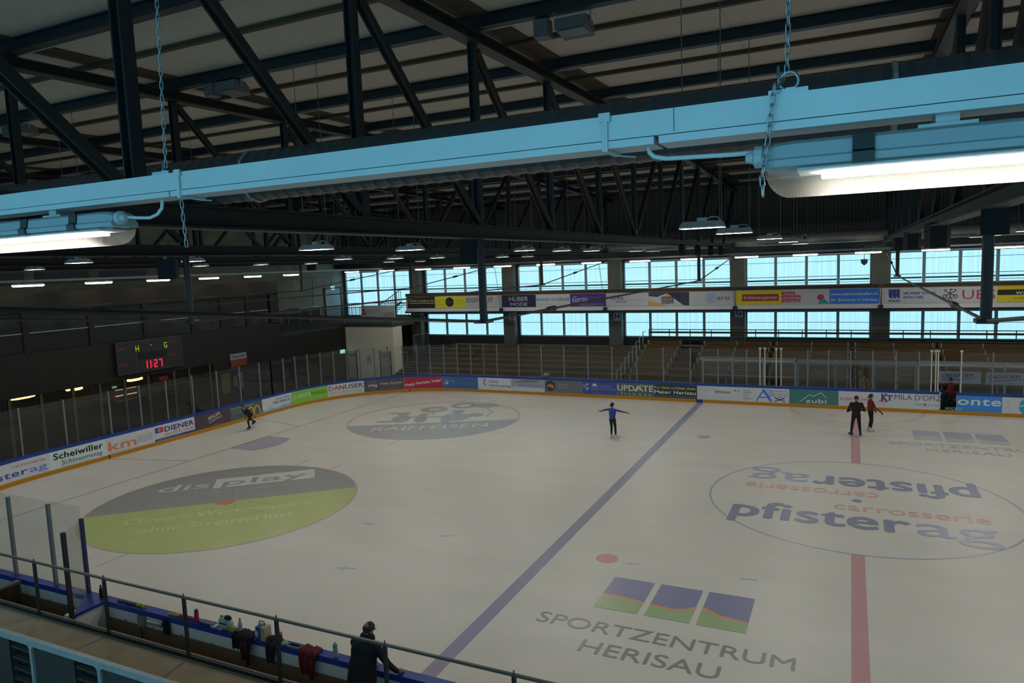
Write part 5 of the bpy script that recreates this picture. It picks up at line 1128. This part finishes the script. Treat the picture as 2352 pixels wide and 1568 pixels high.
# bench divider with blue cap and glass
dv = thing('bench_divider', 'white bench divider with blue cap and glass pane at the near boards', 'divider', (-14.7, -15.4, ZP))
mb = MB(); mb.box(-14.98, -14.66, -15.80, -15.14, ZP, 1.0); mb.build('divider_wall', M['board'], dv)
mb = MB(); mb.add([(-15.3, -15.13, 1.0), (-14.63, -15.13, 1.0), (-14.63, -15.84, 1.0), (-15.3, -15.13, 1.065), (-14.63, -15.13, 1.065), (-14.63, -15.84, 1.065)], [(2, 1, 0), (3, 4, 5), (0, 1, 4, 3), (1, 2, 5, 4), (2, 0, 3, 5)]); mb.build('blue_cap', M['blue'], dv)
mb = MB(); mb.box(-14.70, -14.62, -15.87, -15.80, ZP, 2.83); mb.build('end_post', M['steelb'], dv)
g = mb = MB(); mb.add([(-14.67, -15.80, 1.07), (-15.33, -15.05, 1.07), (-15.33, -15.05, 2.75), (-14.67, -15.80, 2.83)], [(0, 1, 2, 3)]); mb.build('pane', glassmat('hazy_glass', (.88, .88, .88), .08, .16, (.4, .4, .4)), dv)
cb = thing('timber_bench_end', 'brown timber bench end with metal rim behind the near glass', 'bench', (-17.5, -15.5, ZP))
mb = MB(); mb.box(-17.6, -17.52, -16.4, -15.25, ZP, 1.02); mb.build('side_board', mat('dark_ochre', (.07, .045, .02), .7, noise=.2), cb)
mb = MB(); mb.box(-17.64, -17.48, -16.45, -15.2, 1.02, 1.08); mb.box(-17.62, -17.5, -15.25, -15.2, ZP, 1.02); mb.build('metal_rim', M['railm'], cb)
t = thing('power_box', 'small grey socket box on a cord on the near boards', 'socket', (-13.4, -15.12, .6))
q = ony(325, 1422, -15.12); mb = MB(); mb.box(q.x-.08, q.x+.08, -15.16, -15.09, q.z-.14, q.z+.10); mb.build('box', M['galv'], t); mb = MB(); mb.tube([(q.x, -15.14, q.z-.14), (q.x+.02, -15.16, q.z-.5), (q.x+.05, -15.2, ZP+.02)], .012, 5); mb.build('cord', M['black'], t)
t = thing('door_latch', 'dark gate latch with grey handle on the near boards', 'latch', (-12.7, -15.14, .6))
q = ony(382, 1432, -15.13); mb = MB(); mb.box(q.x-.06, q.x+.06, -15.17, -15.09, q.z-.22, q.z+.12); mb.build('plate', M['black'], t); mb = MB(); mb.bar((q.x-.05, -15.2, q.z-.02), (q.x-.4, -15.26, q.z+.02), .05, .07); mb.build('handle', M['galv'], t)
# ---------------- things lying on the near ledge
ZL = 1.065
def bottle(x, y, hh, r, cols, lab, prof=None, cap=None):
    t = thing('bottle', lab, 'bottle', (x, y, ZL))
    pr = prof or [(r*.9, 0), (r, .02), (r, hh*.55), (r*.75, hh*.72), (r*.42, hh*.84)]
    mb = MB(); mb.lathe([(a, ZL+b) for a, b in pr], (x, y, 0), 12); mb.build('bottle_body', mat('bottle_%s' % lab[:14], cols[0], .35), t, True)
    c = cap or [(r*.45, hh*.84), (r*.48, hh*.86), (r*.48, hh*.96), (r*.3, hh)]
    mb = MB(); mb.lathe([(a, ZL+b) for a, b in c], (x, y, 0), 12); mb.build('bottle_cap', mat('cap_%s' % lab[:14], cols[1], .4), t, True)
    return t
bottle(-14.84, -15.06, .29, .04, ((.012, .01, .012), (.02, .012, .012)), 'slim black bottle on the blue cap of the bench divider')
bottle(-11.95, -15.05, .26, .045, ((.62, .02, .11), (.05, .05, .05)), 'bright pink bottle with dark flip cap on the ledge', [(.042, 0), (.045, .02), (.045, .18), (.038, .2)], [(.04, .2), (.042, .235), (.02, .24), (.02, .26)])
bottle(-10.76, -15.06, .30, .042, ((.42, .46, .52), (.25, .26, .28)), 'pale blue steel bottle beside the white bag')
bottle(-9.76, -15.06, .22, .045, ((.05, .05, .05), (.6, .13, .01)), 'dark bottle with orange cap on the ledge', [(.043, 0), (.045, .02), (.045, .15), (.04, .16)], [(.042, .16), (.042, .2), (.02, .22)])
bottle(-8.47, -15.06, .28, .045, ((.42, .42, .42), (.05, .42, .36)), 'clear bottle with teal cap standing alone on the ledge', [(.042, 0), (.045, .02), (.045, .13), (.04, .15), (.043, .17), (.042, .2)], [(.043, .2), (.045, .22), (.03, .25), (.012, .255), (.012, .28)])
t = thing('trinkets', 'small skate tools and yellow tag on the ledge', 'tools', (-13.9, -15.05, ZL))
for i, (dx, dy, c) in enumerate(((-.35, 0, (.06, .06, .08)), (-.2, .01, (.05, .06, .12)), (-.05, -.01, (.02, .02, .03)), (.08, 0, (.05, .05, .06)))):
    mb = MB(); mb.ell((-13.9+dx, -15.05+dy, ZL+.025), (.09, .035, .028), 8, 5); mb.build('tool', mat('tool_%d' % i, c, .5), t)
mb = MB(); mb.tube([(-13.72, -15.05, ZL+.03), (-13.6, -15.04, ZL+.045), (-13.48, -15.06, ZL+.025)], .035, 6); mb.build('yellow_tag', mat('tag_yellow', (.42, .34, .03), .5), t)
for x0, x1, c, lab in ((-12.75, -12.45, (.60, .45, .01), 'yellow skate guard lying on the ledge'), (-12.45, -12.0, (.45, .015, .04), 'red skate guard lying on the ledge')):
    t = thing('skate_guard', lab, 'skate guard', ((x0+x1)/2, -15.06, ZL))
    mb = MB(); mb.tube([(x0, -15.07, ZL+.028), (x0+.06, -15.06, ZL+.036), (x1-.1, -15.05, ZL+.034), (x1, -15.06, ZL+.04)], [.022, .03, .03, .026], 8); mb.build('guard', mat('guard_'+lab[:3], c, .4), t, True)
    mb = MB(); mb.bar((x0+.05, -15.06, ZL+.064), (x1-.08, -15.05, ZL+.064), .008, .004); mb.build('blade_slot', M['black'], t)
t = thing('tool_tray', 'flat blue-grey case lying on the ledge beside the pink bottle', 'case', (-11.6, -15.05, ZL)); mb = MB(); mb.box(-11.82, -11.45, -15.11, -14.99, ZL, ZL+.05); mb.build('case_body', mat('case_blue', (.03, .06, .13), .4), t); mb = MB(); mb.box(-11.5, -11.38, -15.12, -15.0, ZL, ZL+.035); mb.build('white_note', M['white'], t)
def blob(name, lab, cat, parts, loc):
    t = thing(name, lab, cat, loc)
    for nm, c, r, m in parts:
        mb = MB(); mb.ell(c, r, 14, 9); o = mb.build(nm, m, t, True)
        rg = random.Random(str(c))
        for v in o.data.vertices:
            n = v.co-(Vector(c)-wloc(t)); v.co += n*(rg.random()-.5)*.16
            if v.co.z < 0 and nm not in ('sleeve', 'drape'): v.co.z = 0
    return t
wb = mat('bag_white', (.55, .56, .53), .6, noise=.1, scale=8); bk = mat('cloth_black', (.012, .011, .013), .8); yw = mat('cloth_yellow', (.42, .32, .02), .6, noise=.15, scale=9)
blob('tote_bag', 'white round bag with dark bow and zip standing on the ledge', 'bag', [('bag_body', (-11.15, -15.05, ZL+.13), (.17, .11, .14), wb), ('bow', (-11.05, -15.08, ZL+.26), (.09, .05, .045), bk), ('tassel', (-11.2, -15.1, ZL+.275), (.018, .018, .02), bk), ('zip_band', (-11.12, -15.155, ZL+.16), (.12, .012, .012), bk)], (-11.15, -15.05, ZL))
blob('wash_bag', 'small yellow pouch on the ledge below the white bag', 'bag', [('pouch', (-10.93, -15.09, ZL+.06), (.15, .07, .06), yw), ('strap', (-10.85, -15.1, ZL+.11), (.08, .02, .02), wb)], (-10.93, -15.09, ZL))
def drape(name, lab, x, w, drop, col, y=-15.06, lift=.05, cat='jacket', tail=None):
    t = thing(name, lab, cat, (x, y, ZL)); n, m_ = 12, 14; vs = []; rg = random.Random(lab)
    for i in range(n+1):
        a = i/n
        for j in range(m_+1):
            s = j/m_*(.22+drop); dx = (a-.5)*w*(1-.30*max(0, s-.2)/max(.1, drop)); f = .018*math.sin(a*11+s*5)+.012*math.sin(a*23)
            if s < .2: p_ = (x+dx, -14.97-s, ZL+lift*.55+f+.012*rg.random())
            else: p_ = (x+dx+.02*math.sin(s*9), -15.175-f-.02*math.sin(s*4), ZL+.02-(s-.2)+.03*math.sin(a*3.1)*(s > .2+drop*.9))
            vs.append(p_)
    k = m_+1; mb = MB(); mb.add(vs, [(i*k+j, (i+1)*k+j, (i+1)*k+j+1, i*k+j+1) for i in range(n) for j in range(m_)])
    o = mb.build('cloth', mat('cloth_'+name+str(int(-x*10)), col, .85, noise=.25, scale=9), t, True)
    md = o.modifiers.new('thick', 'SOLIDIFY'); md.thickness = .025; md.offset = 0
    for q in (tail or []):
        mb = MB(); mb.tube([(x+q[0], -15.19, ZL-.05), (x+q[0]+.02, -15.21, ZL-.25), (x+q[0]+q[2], -15.20, ZL-q[1])], [.05, .045, .03], 8); mb.build('sleeve', MATS.get('sleeve'+lab[:4]) or mat('sleeve'+lab[:4], q[3], .85), t, True)
    return t
drape('glove_pair', 'black gloves hanging over the ledge beside the yellow pouch', -10.75, .20, .26, (.014, .013, .015), cat='gloves')
drape('dark_jacket', 'black jacket with red lining hanging over the ledge beside the blue cool box', -10.52, .28, .36, (.016, .010, .012), tail=[(.02, .52, .02, (.08, .012, .014)), (-.07, .42, 0, (.016, .01, .012))])
drape('navy_cloth', 'dark navy top hanging over the ledge beside the rail post', -9.88, .24, .36, (.02, .024, .034), cat='clothes')
drape('red_jacket', 'dark red jacket with white print hanging over the ledge', -9.02, .38, .40, (.14, .012, .014), tail=[(.10, .44, -.02, (.13, .01, .012))])
q = Vector((-9.06, -15.235, .78)); 
t = thing('cool_box', 'blue and cream cool box with carry handle on the ledge', 'cool box', (-10.2, -15.05, ZL))
mb = MB(); mb.box(-10.30, -10.16, -15.13, -14.98, ZL, ZL+.25); mb.build('blue_shell', mat('cool_blue', (.03, .10, .30), .45), t)
mb = MB(); mb.box(-10.16, -10.06, -15.14, -14.97, ZL, ZL+.26); mb.build('cream_shell', mat('cool_cream', (.50, .44, .28), .5), t)
mb = MB(); mb.tube([(-10.27, -15.05, ZL+.25), (-10.27, -15.05, ZL+.32), (-10.20, -15.05, ZL+.34), (-10.14, -15.05, ZL+.32), (-10.14, -15.05, ZL+.26)], .012, 6); mb.build('handle', mat('cool_handle', (.10, .16, .28), .4), t)
mb = MB(); mb.box(-10.31, -10.24, -15.136, -15.13, ZL+.06, ZL+.17); mb.build('label_patch', M['white'], t)
blob('paper_cup', 'small crumpled cream paper on the ledge beside the orange capped bottle', 'paper', [('paper', (-9.63, -15.09, ZL+.04), (.07, .06, .045), mat('paper_cream', (.45, .43, .40), .8))], (-9.63, -15.09, ZL))
t = thing('pencil_tray', 'flat grey tray with small tools on the ledge', 'tray', (-9.42, -15.07, ZL)); mb = MB(); mb.box(-9.56, -9.26, -15.13, -15.02, ZL, ZL+.03); mb.build('tray_body', mat('tray_grey', (.16, .20, .24), .5), t)
for i in range(3): mb = MB(); mb.tube([(-9.52+.07*i, -15.08, ZL+.04), (-9.42+.07*i, -15.06, ZL+.05)], .014, 6); mb.build('tool', bk, t)
blob('beanie', 'dark folded hat on the ledge beside the cool box', 'hat', [('hat_body', (-9.95, -15.05, ZL+.045), (.13, .09, .05), bk)], (-9.95, -15.05, ZL))
# ================================================================== PEOPLE
def cap_mesh(mb, a, b, ra, rb, n=12):
    a, b = Vector(a), Vector(b); d = b-a; L = d.length
    if L < 1e-6: mb.ell(a, (ra, ra, ra), n, 8); return
    d.normalize(); pts = []; rs = []
    for i in range(5): t = math.pi/2*(1-i/4); pts.append(a-d*ra*math.sin(t)); rs.append(max(.001, ra*math.cos(t)))
    for i in range(5): t = math.pi/2*i/4; pts.append(b+d*rb*math.sin(t)); rs.append(max(.001, rb*math.cos(t)))
    mb.tube(pts, rs, n)
def person(label, loc, yaw, J, cols, hair='short', haircol=(.02, .014, .01), skates=None, shoes=None, voxel=.013, bulk=1., coat=False, group=None):
    """J: joint positions (x right, y forward, z up). cols: skin, top, legs, glove"""
    H = J['H']; V = lambda k: Vector(J[k]); S = []       # (a, b, ra, rb, region)
    pel, che, nk, hd = V('pelvis'), V('chest'), V('neck'), V('head'); k = H/1.75*bulk
    lat = (V('shR')-V('shL')).normalized(); fwd = Vector((0, 0, 1)).cross(lat)*-1
    hl = V('hipR')-V('hipL')
    S.append((V('hipL')+hl*.08, V('hipR')-hl*.08, .105*k, .105*k, 2))
    S.append((pel, pel.lerp(che, .5), .115*k, .108*k, 1))
    for s in (-.055, .055): S.append((pel.lerp(che, .25)+lat*s*k, che+lat*s*1.4*k, .10*k, .115*k, 1))
    S.append((che+Vector((0, 0, .02)), nk, .10*k, .058*k, 1)); S.append((V('shL'), V('shR'), .062*k, .062*k, 1)); S.append((nk-Vector((0, 0, .02)), nk.lerp(hd, .6), .052*k, .05*k, 0))
    for s in 'LR':
        S.append((V('sh'+s), V('el'+s), .056*k, .044*k, 1)); S.append((V('el'+s), V('wr'+s), .044*k, .031*k, 1))
        hdv = (V('ha'+s)-V('wr'+s)); S.append((V('wr'+s), V('wr'+s)+hdv*.55, .026*k, .036*k, 3))
        S.append((V('hip'+s), V('kn'+s), .088*k, .058*k, 2)); S.append((V('kn'+s), V('kn'+s).lerp(V('an'+s), .35), .057*k, .056*k, 2)); S.append((V('kn'+s).lerp(V('an'+s), .3), V('an'+s), .056*k, .036*k, 2))
    if coat:
        S.append((pel+Vector((0, 0, -.18))-lat*.06, pel.lerp(che, .4)-lat*.06, .15*k, .135*k, 1)); S.append((pel+Vector((0, 0, -.18))+lat*.06, pel.lerp(che, .4)+lat*.06, .15*k, .135*k, 1))
        S.append((nk-lat*.045, nk+lat*.045, .072*k, .072*k, 1))
    hf = Vector(J.get('face', fwd)).normalized(); hu = Vector(J.get('headup', (hd-nk))).normalized(); hs = hf.cross(hu).normalized()
    sk = H/1.75
    S += [(hd+hu*.03*sk, hd-hu*.035*sk+hf*.012, .083*sk, .068*sk, 0), (hd+hu*.035*sk-hf*.025*sk, hd+hu*.03*sk-hf*.025*sk+hs*.001, .084*sk, .084*sk, 0), (hd-hu*.01*sk+hf*.085*sk, hd-hu*.03*sk+hf*.098*sk, .009, .014, 0), (hd-hu*.085*sk+hf*.055*sk, hd-hu*.085*sk+hf*.05*sk, .028, .028, 0)]
    for s in (-1, 1): S.append((hd-hu*.0*sk+hs*s*.082*sk, hd-hu*.035*sk+hs*s*.08*sk, .014, .010, 0))
    mb = MB()
    for a, b, ra, rb, r in S: cap_mesh(mb, a, b, ra, rb)
    me = bpy.data.meshes.new('tmp'); me.from_pydata([Vector(v) for v in mb.v], [], mb.f); tmp = bpy.data.objects.new('tmp', me); COL.objects.link(tmp)
    m = tmp.modifiers.new('r', 'REMESH'); m.mode = 'VOXEL'; m.voxel_size = voxel
    m = tmp.modifiers.new('s', 'SMOOTH'); m.factor = .5; m.iterations = 3
    dg = bpy.context.evaluated_depsgraph_get(); dg.update(); body = bpy.data.meshes.new_from_object(tmp.evaluated_get(dg)); bpy.data.objects.remove(tmp)
    verts = [v.co.copy() for v in body.vertices]; faces = [tuple(p.vertices) for p in body.polygons]; mi = []
    def dist(p, s):
        a, b, ra, rb, r = s; d = b-a; t = max(0, min(1, (p-a).dot(d)/max(1e-9, d.dot(d)))); return (p-(a+d*t)).length-(ra+(rb-ra)*t)
    waist = J.get('hem', None)
    for f in faces:
        c = sum((verts[i] for i in f), Vector())/len(f); r = min(S, key=lambda s: dist(c, s))[4]; mi.append(r)
    mb = MB(); mb.v = [tuple(v) for v in verts]; mb.f = faces; mb.m = mi
    for s in 'LR':                                        # fingers and thumb
        w, h_ = V('wr'+s), V('ha'+s); d = (h_-w).normalized(); nrm = Vector(J.get('palm'+s, (0, 0, -1))); sd = d.cross(nrm).normalized(); nrm = sd.cross(d)
        base = w+(h_-w)*.60; L = (h_-w).length*.55; curl = J.get('curl'+s, .25)
        for q in range(4):
            o = base+sd*(q-1.5)*.017*sk; l = L*(.92, 1.05, 1., .8)[q]; p1 = o+d*l*.5-nrm*0; p2 = o+d*l*.8+nrm*l*curl; p3 = p2+(d*(1-curl)+nrm*curl*1.6).normalized()*l*.3
            mb.tube([o, p1, p2, p3], [.0095*sk, .009*sk, .0085*sk, .006*sk], 6, 3)
        th = sd*(-1 if s == 'L' else 1); o = w+(h_-w)*.25+th*.024; mb.tube([o, o+(d+th*.9).normalized()*L*.45, o+(d*1.5+th*.7).normalized()*L*.85], [.011*sk, .010*sk, .007*sk], 6, 3)
    rt_ = link('person', None); rt_.location = loc; rt_.rotation_euler = (0, 0, yaw); tag(rt_, label, 'person', group)
    mats = [mat('skin', (.36, .20, .14), .6), mat('top_%s' % label[:24], cols[1], .85, noise=.12, scale=14), mat('legs_%s' % label[:24], cols[2], .85), mat('hands_%s' % label[:24], cols[3], .7)]
    mb.build('body', mats, rt_, True)
    hm = mat('hair_%s' % label[:20], haircol, .7, noise=.3, scale=30); hb = MB()
    B3 = Matrix((hs, hf, hu)).transposed(); c = hd+hu*.030*sk-hf*.014*sk; n, m2 = 18, 12; vs = []
    for i in range(m2+1):
        t = math.pi*i/m2
        for j in range(n):
            a = 2*math.pi*j/n; q = Vector((math.sin(t)*math.cos(a), math.sin(t)*math.sin(a), math.cos(t)))
            front = max(0, q.y); low = -.25 if hair == 'short' else -.75
            zc = max(q.z, low+1.05*front); rr = (1. if hair != 'bald' or q.z < .35 else .93)
            vs.append(c+B3 @ Vector((q.x*.095*rr, q.y*.104*rr-.004*front, zc*(.105 if q.z > 0 else .095)*rr))*sk)
    hb.add(vs, [(i*n+j, (i+1)*n+j, (i+1)*n+(j+1) % n, i*n+(j+1) % n) for i in range(m2) for j in range(n)])
    if hair == 'bun': hb.ell(hd-hf*.115*sk-hu*.03*sk, (.04*sk, .045*sk, .04*sk), 10, 7)
    hb.build('hair', hm, rt_, True)
    eb = MB()
    for s in (-1, 1): eb.ell(hd+hu*.0+hf*.083*sk+hs*s*.032*sk, (.012, .008, .008), 8, 5)
    eb.build('eyes', M['black'], rt_)
    if J.get('glasses'):
        gb = MB()
        for s in (-1, 1): gb.tube([hd+hf*.098*sk+hs*(s*.033+.026*math.cos(a*.628))*sk+hu*(.022*math.sin(a*.628))*sk for a in range(10)], .003, 4, closed=True); gb.tube([hd+hf*.095*sk+hs*s*.062*sk+hu*.01, hd+hs*s*.088*sk+hu*.01], .003, 4)
        gb.build('glasses', M['black'], rt_)
    for s in 'LR':
        an = V('an'+s); ft = Vector(J.get('foot'+s, (0, 1, 0))).normalized(); dn_ = Vector(J.get('sole'+s, (0, 0, -1))).normalized()
        ft = (ft-dn_*ft.dot(dn_)).normalized(); sdv = ft.cross(dn_).normalized(); bc = skates or shoes or (.02, .02, .02); hgt = J.get('ankle_h', .09)
        prof = [(-.085, -hgt+.03), (.17, -hgt+.03), (.185, -hgt+.055), (.14, -hgt+.095), (.05, -hgt+.13), (.045, .06 if skates else -.0), (-.065, .06 if skates else 0), (-.075, -.02)]
        fb = MB(); fb.prism(prof, an-sdv*.042*sk, ft*sk, -dn_*sk, sdv*.084*sk); fo = fb.build('skate' if skates else 'shoe', mat('boot_%s' % label[:24], bc, .4), rt_)
        if skates:
            fb = MB(); fb.prism([(-.11, -hgt-.03), (.17, -hgt-.03), (.2, -hgt-.01), (.13, -hgt+.032), (.10, -hgt+.032), (.09, -hgt-.01), (-.03, -hgt-.01), (-.03, -hgt+.032), (-.075, -hgt+.032), (-.09, -hgt-.005)], an-sdv*.004, ft*sk, -dn_*sk, sdv*.008); fb.build('blade', M['chain'], fo)
    return rt_
def stand(H, zo=.0, sw=.20, **kw):
    s = H/1.75
    J = dict(H=H, pelvis=(0, 0, .97*s), chest=(0, .0, 1.30*s), neck=(0, -.01*s, 1.49*s), head=(0, .01*s, 1.635*s), shL=(-sw*.88*s, 0, 1.41*s), shR=(sw*.88*s, 0, 1.41*s), elL=(-.25*s, -.03*s, 1.12*s), elR=(.25*s, -.03*s, 1.12*s), wrL=(-.26*s, .06*s, .88*s), wrR=(.26*s, .06*s, .88*s), haL=(-.25*s, .10*s, .70*s), haR=(.25*s, .10*s, .70*s),
             hipL=(-.085*s, 0, .92*s), hipR=(.085*s, 0, .92*s), knL=(-.10*s, .02*s, .50*s), knR=(.10*s, .02*s, .50*s), anL=(-.11*s, 0, .10*s), anR=(.11*s, 0, .10*s))
    for k, v in kw.items(): J[k] = tuple(a*s for a in v) if isinstance(v, tuple) and k[:4] not in ('foot', 'palm', 'sole', 'face', 'head') else v
    if zo:
        for k, v in J.items():
            if isinstance(v, tuple) and k[:4] not in ('foot', 'palm', 'sole', 'face') and k != 'headup': J[k] = (v[0], v[1], v[2]+zo)
    return J
BLK = (.010, .010, .012)
q = onz(1408, 1007, 0)
person('figure skater in blue top and black leggings gliding with arms spread', (q.x, q.y, .02), -.25, stand(1.60, zo=.01,
    elL=(-.48, .02, 1.34), wrL=(-.70, .06, 1.25), haL=(-.87, .08, 1.27), elR=(.48, 0, 1.37), wrR=(.74, .02, 1.345), haR=(.92, .03, 1.32),
    hipL=(-.10, .0, .92), hipR=(.09, 0, .92), knL=(-.09, .04, .52), knR=(.16, -.02, .52), anL=(-.09, 0, .11), anR=(.26, -.16, .16), face=(.25, 1, 0), footL=(.1, 1, 0), footR=(.3, 1, -.2), pelvis=(-.015, 0, .97), chest=(.0, 0, 1.30), ankle_h=.09),
    ((.4, .2, .15), (.03, .07, .36), BLK, (.30, .06, .07)), 'bun', (.03, .012, .012), skates=(.60, .58, .53))
q = onz(1966, 1003, 0)
person('coach in all black standing on the ice with hands drawn in, seen from behind', (q.x, q.y, .02), .05, stand(1.74, sw=.23, elL=(-.34, -.04, 1.08), wrL=(-.19, .16, 1.12), haL=(-.05, .22, 1.13), elR=(.33, -.02, 1.13), wrR=(.16, .18, 1.13), haR=(.03, .23, 1.14), knL=(-.15, .03, .50), knR=(.13, .02, .50), anL=(-.19, 0, .11), anR=(.17, -.03, .11), footL=(-.5, 1, 0), footR=(.15, 1, 0), face=(.15, 1, 0), zo=.02),
    ((.4, .2, .15), BLK, BLK, (.30, .18, .13)), 'short', (.02, .014, .012), skates=(.015, .013, .016), bulk=1.08)
q = onz(1999, 991, 0)
person('skater in dark red jacket and black leggings standing beside the coach', (q.x, q.y, .02), -1.15, stand(1.64, sw=.18, elL=(-.22, .08, 1.10), wrL=(-.24, .26, .95), haL=(-.24, .38, .84), elR=(.22, .12, 1.10), wrR=(.22, .34, .94), haR=(.21, .46, .84), knL=(-.10, .06, .50), knR=(.09, .03, .5), anL=(-.11, -.02, .11), anR=(.10, -.04, .11), face=(.1, 1, .05), pelvis=(0, -.02, .97), curlL=.6, curlR=.6, zo=.02),
    ((.4, .2, .15), (.20, .012, .02), BLK, BLK), 'bun', (.025, .012, .01), skates=(.60, .58, .52))
q = onz(573, 985, 0)
person('skater in dark clothes leaning far forward in stride along the end boards', (q.x, q.y, .02), math.pi+.15, stand(1.62, pelvis=(0, -.12, .78), chest=(0, .14, 1.03), neck=(0, .30, 1.15), head=(0, .42, 1.22), shL=(-.17, .22, 1.10), shR=(.17, .22, 1.10), elL=(-.22, .16, .86), elR=(.22, .05, .88), wrL=(-.18, .34, .74), wrR=(.22, -.12, .74), haL=(-.16, .46, .70), haR=(.2, -.25, .68), hipL=(-.085, -.12, .76), hipR=(.085, -.14, .76), knL=(-.10, .20, .46), knR=(.14, -.36, .45), anL=(-.10, .12, .11), anR=(.22, -.74, .22), face=(0, 1, -.15), headup=(0, .35, 1), footL=(0, 1, 0), footR=(.3, 1, -.6), soleR=(0, -.5, -1)),
    ((.4, .2, .15), (.014, .013, .014), BLK, (.2, .1, .08)), 'short', (.02, .014, .012), skates=(.014, .013, .014))
q = ony(2182, 925, 15.25)
person('person in dark red jacket stepping through the open gate of the far boards', (q.x, 15.2, -.04), 1.35, stand(1.70, sw=.2, elL=(-.26, .10, 1.12), wrL=(-.22, .30, 1.0), haL=(-.2, .45, .98), elR=(.27, .02, 1.10), wrR=(.24, .2, .92), haR=(.22, .32, .85), knL=(-.10, .16, .52), anL=(-.11, .05, .10), knR=(.10, .02, .5), anR=(.11, -.22, .14), face=(0, 1, -.1)),
    ((.4, .2, .15), (.15, .008, .014), BLK, (.3, .18, .13)), 'short', (.012, .01, .01), shoes=(.5, .5, .48), bulk=1.1)
q = ony(1985, 880, 16.05)
person('person in tan jacket standing inside the officials shelter', (q.x, 15.75, -.04), 2.9, stand(1.76, sw=.2, elL=(-.24, .1, 1.12), wrL=(-.12, .22, 1.0), haL=(-.02, .25, 1.0), elR=(.24, .1, 1.12), wrR=(.14, .22, 1.0), haR=(.04, .26, .98)),
    ((.4, .2, .15), (.26, .13, .04), (.03, .025, .02), (.3, .18, .13)), 'short', (.05, .03, .02), shoes=(.02, .02, .02))
person('man in black coat leaning with one hand on the near boards', (-7.52, -15.42, ZP), -.10, stand(1.75, sw=.28, pelvis=(-.02, -.10, .95), chest=(0, .0, 1.29), neck=(.02, .05, 1.48), head=(.035, .09, 1.62), shL=(-.235, .02, 1.36), shR=(.245, .03, 1.36), elL=(-.33, .12, 1.10), wrL=(-.20, .32, .90), haL=(-.12, .42, .83), elR=(.36, .14, 1.06), wrR=(.38, .33, .84), haR=(.40, .45, .79), hipL=(-.1, -.12, .92), hipR=(.1, -.12, .92), knL=(-.12, -.14, .5), knR=(.12, -.12, .5), anL=(-.14, -.22, .10), anR=(.14, -.2, .10), face=(.45, 1, -.1), curlR=.2, glasses=1),
    ((.4, .2, .15), (.012, .012, .014), (.012, .012, .014), (.36, .20, .14)), 'bald', (.05, .028, .018), shoes=(.015, .015, .015), bulk=1.36, coat=True, voxel=.011)
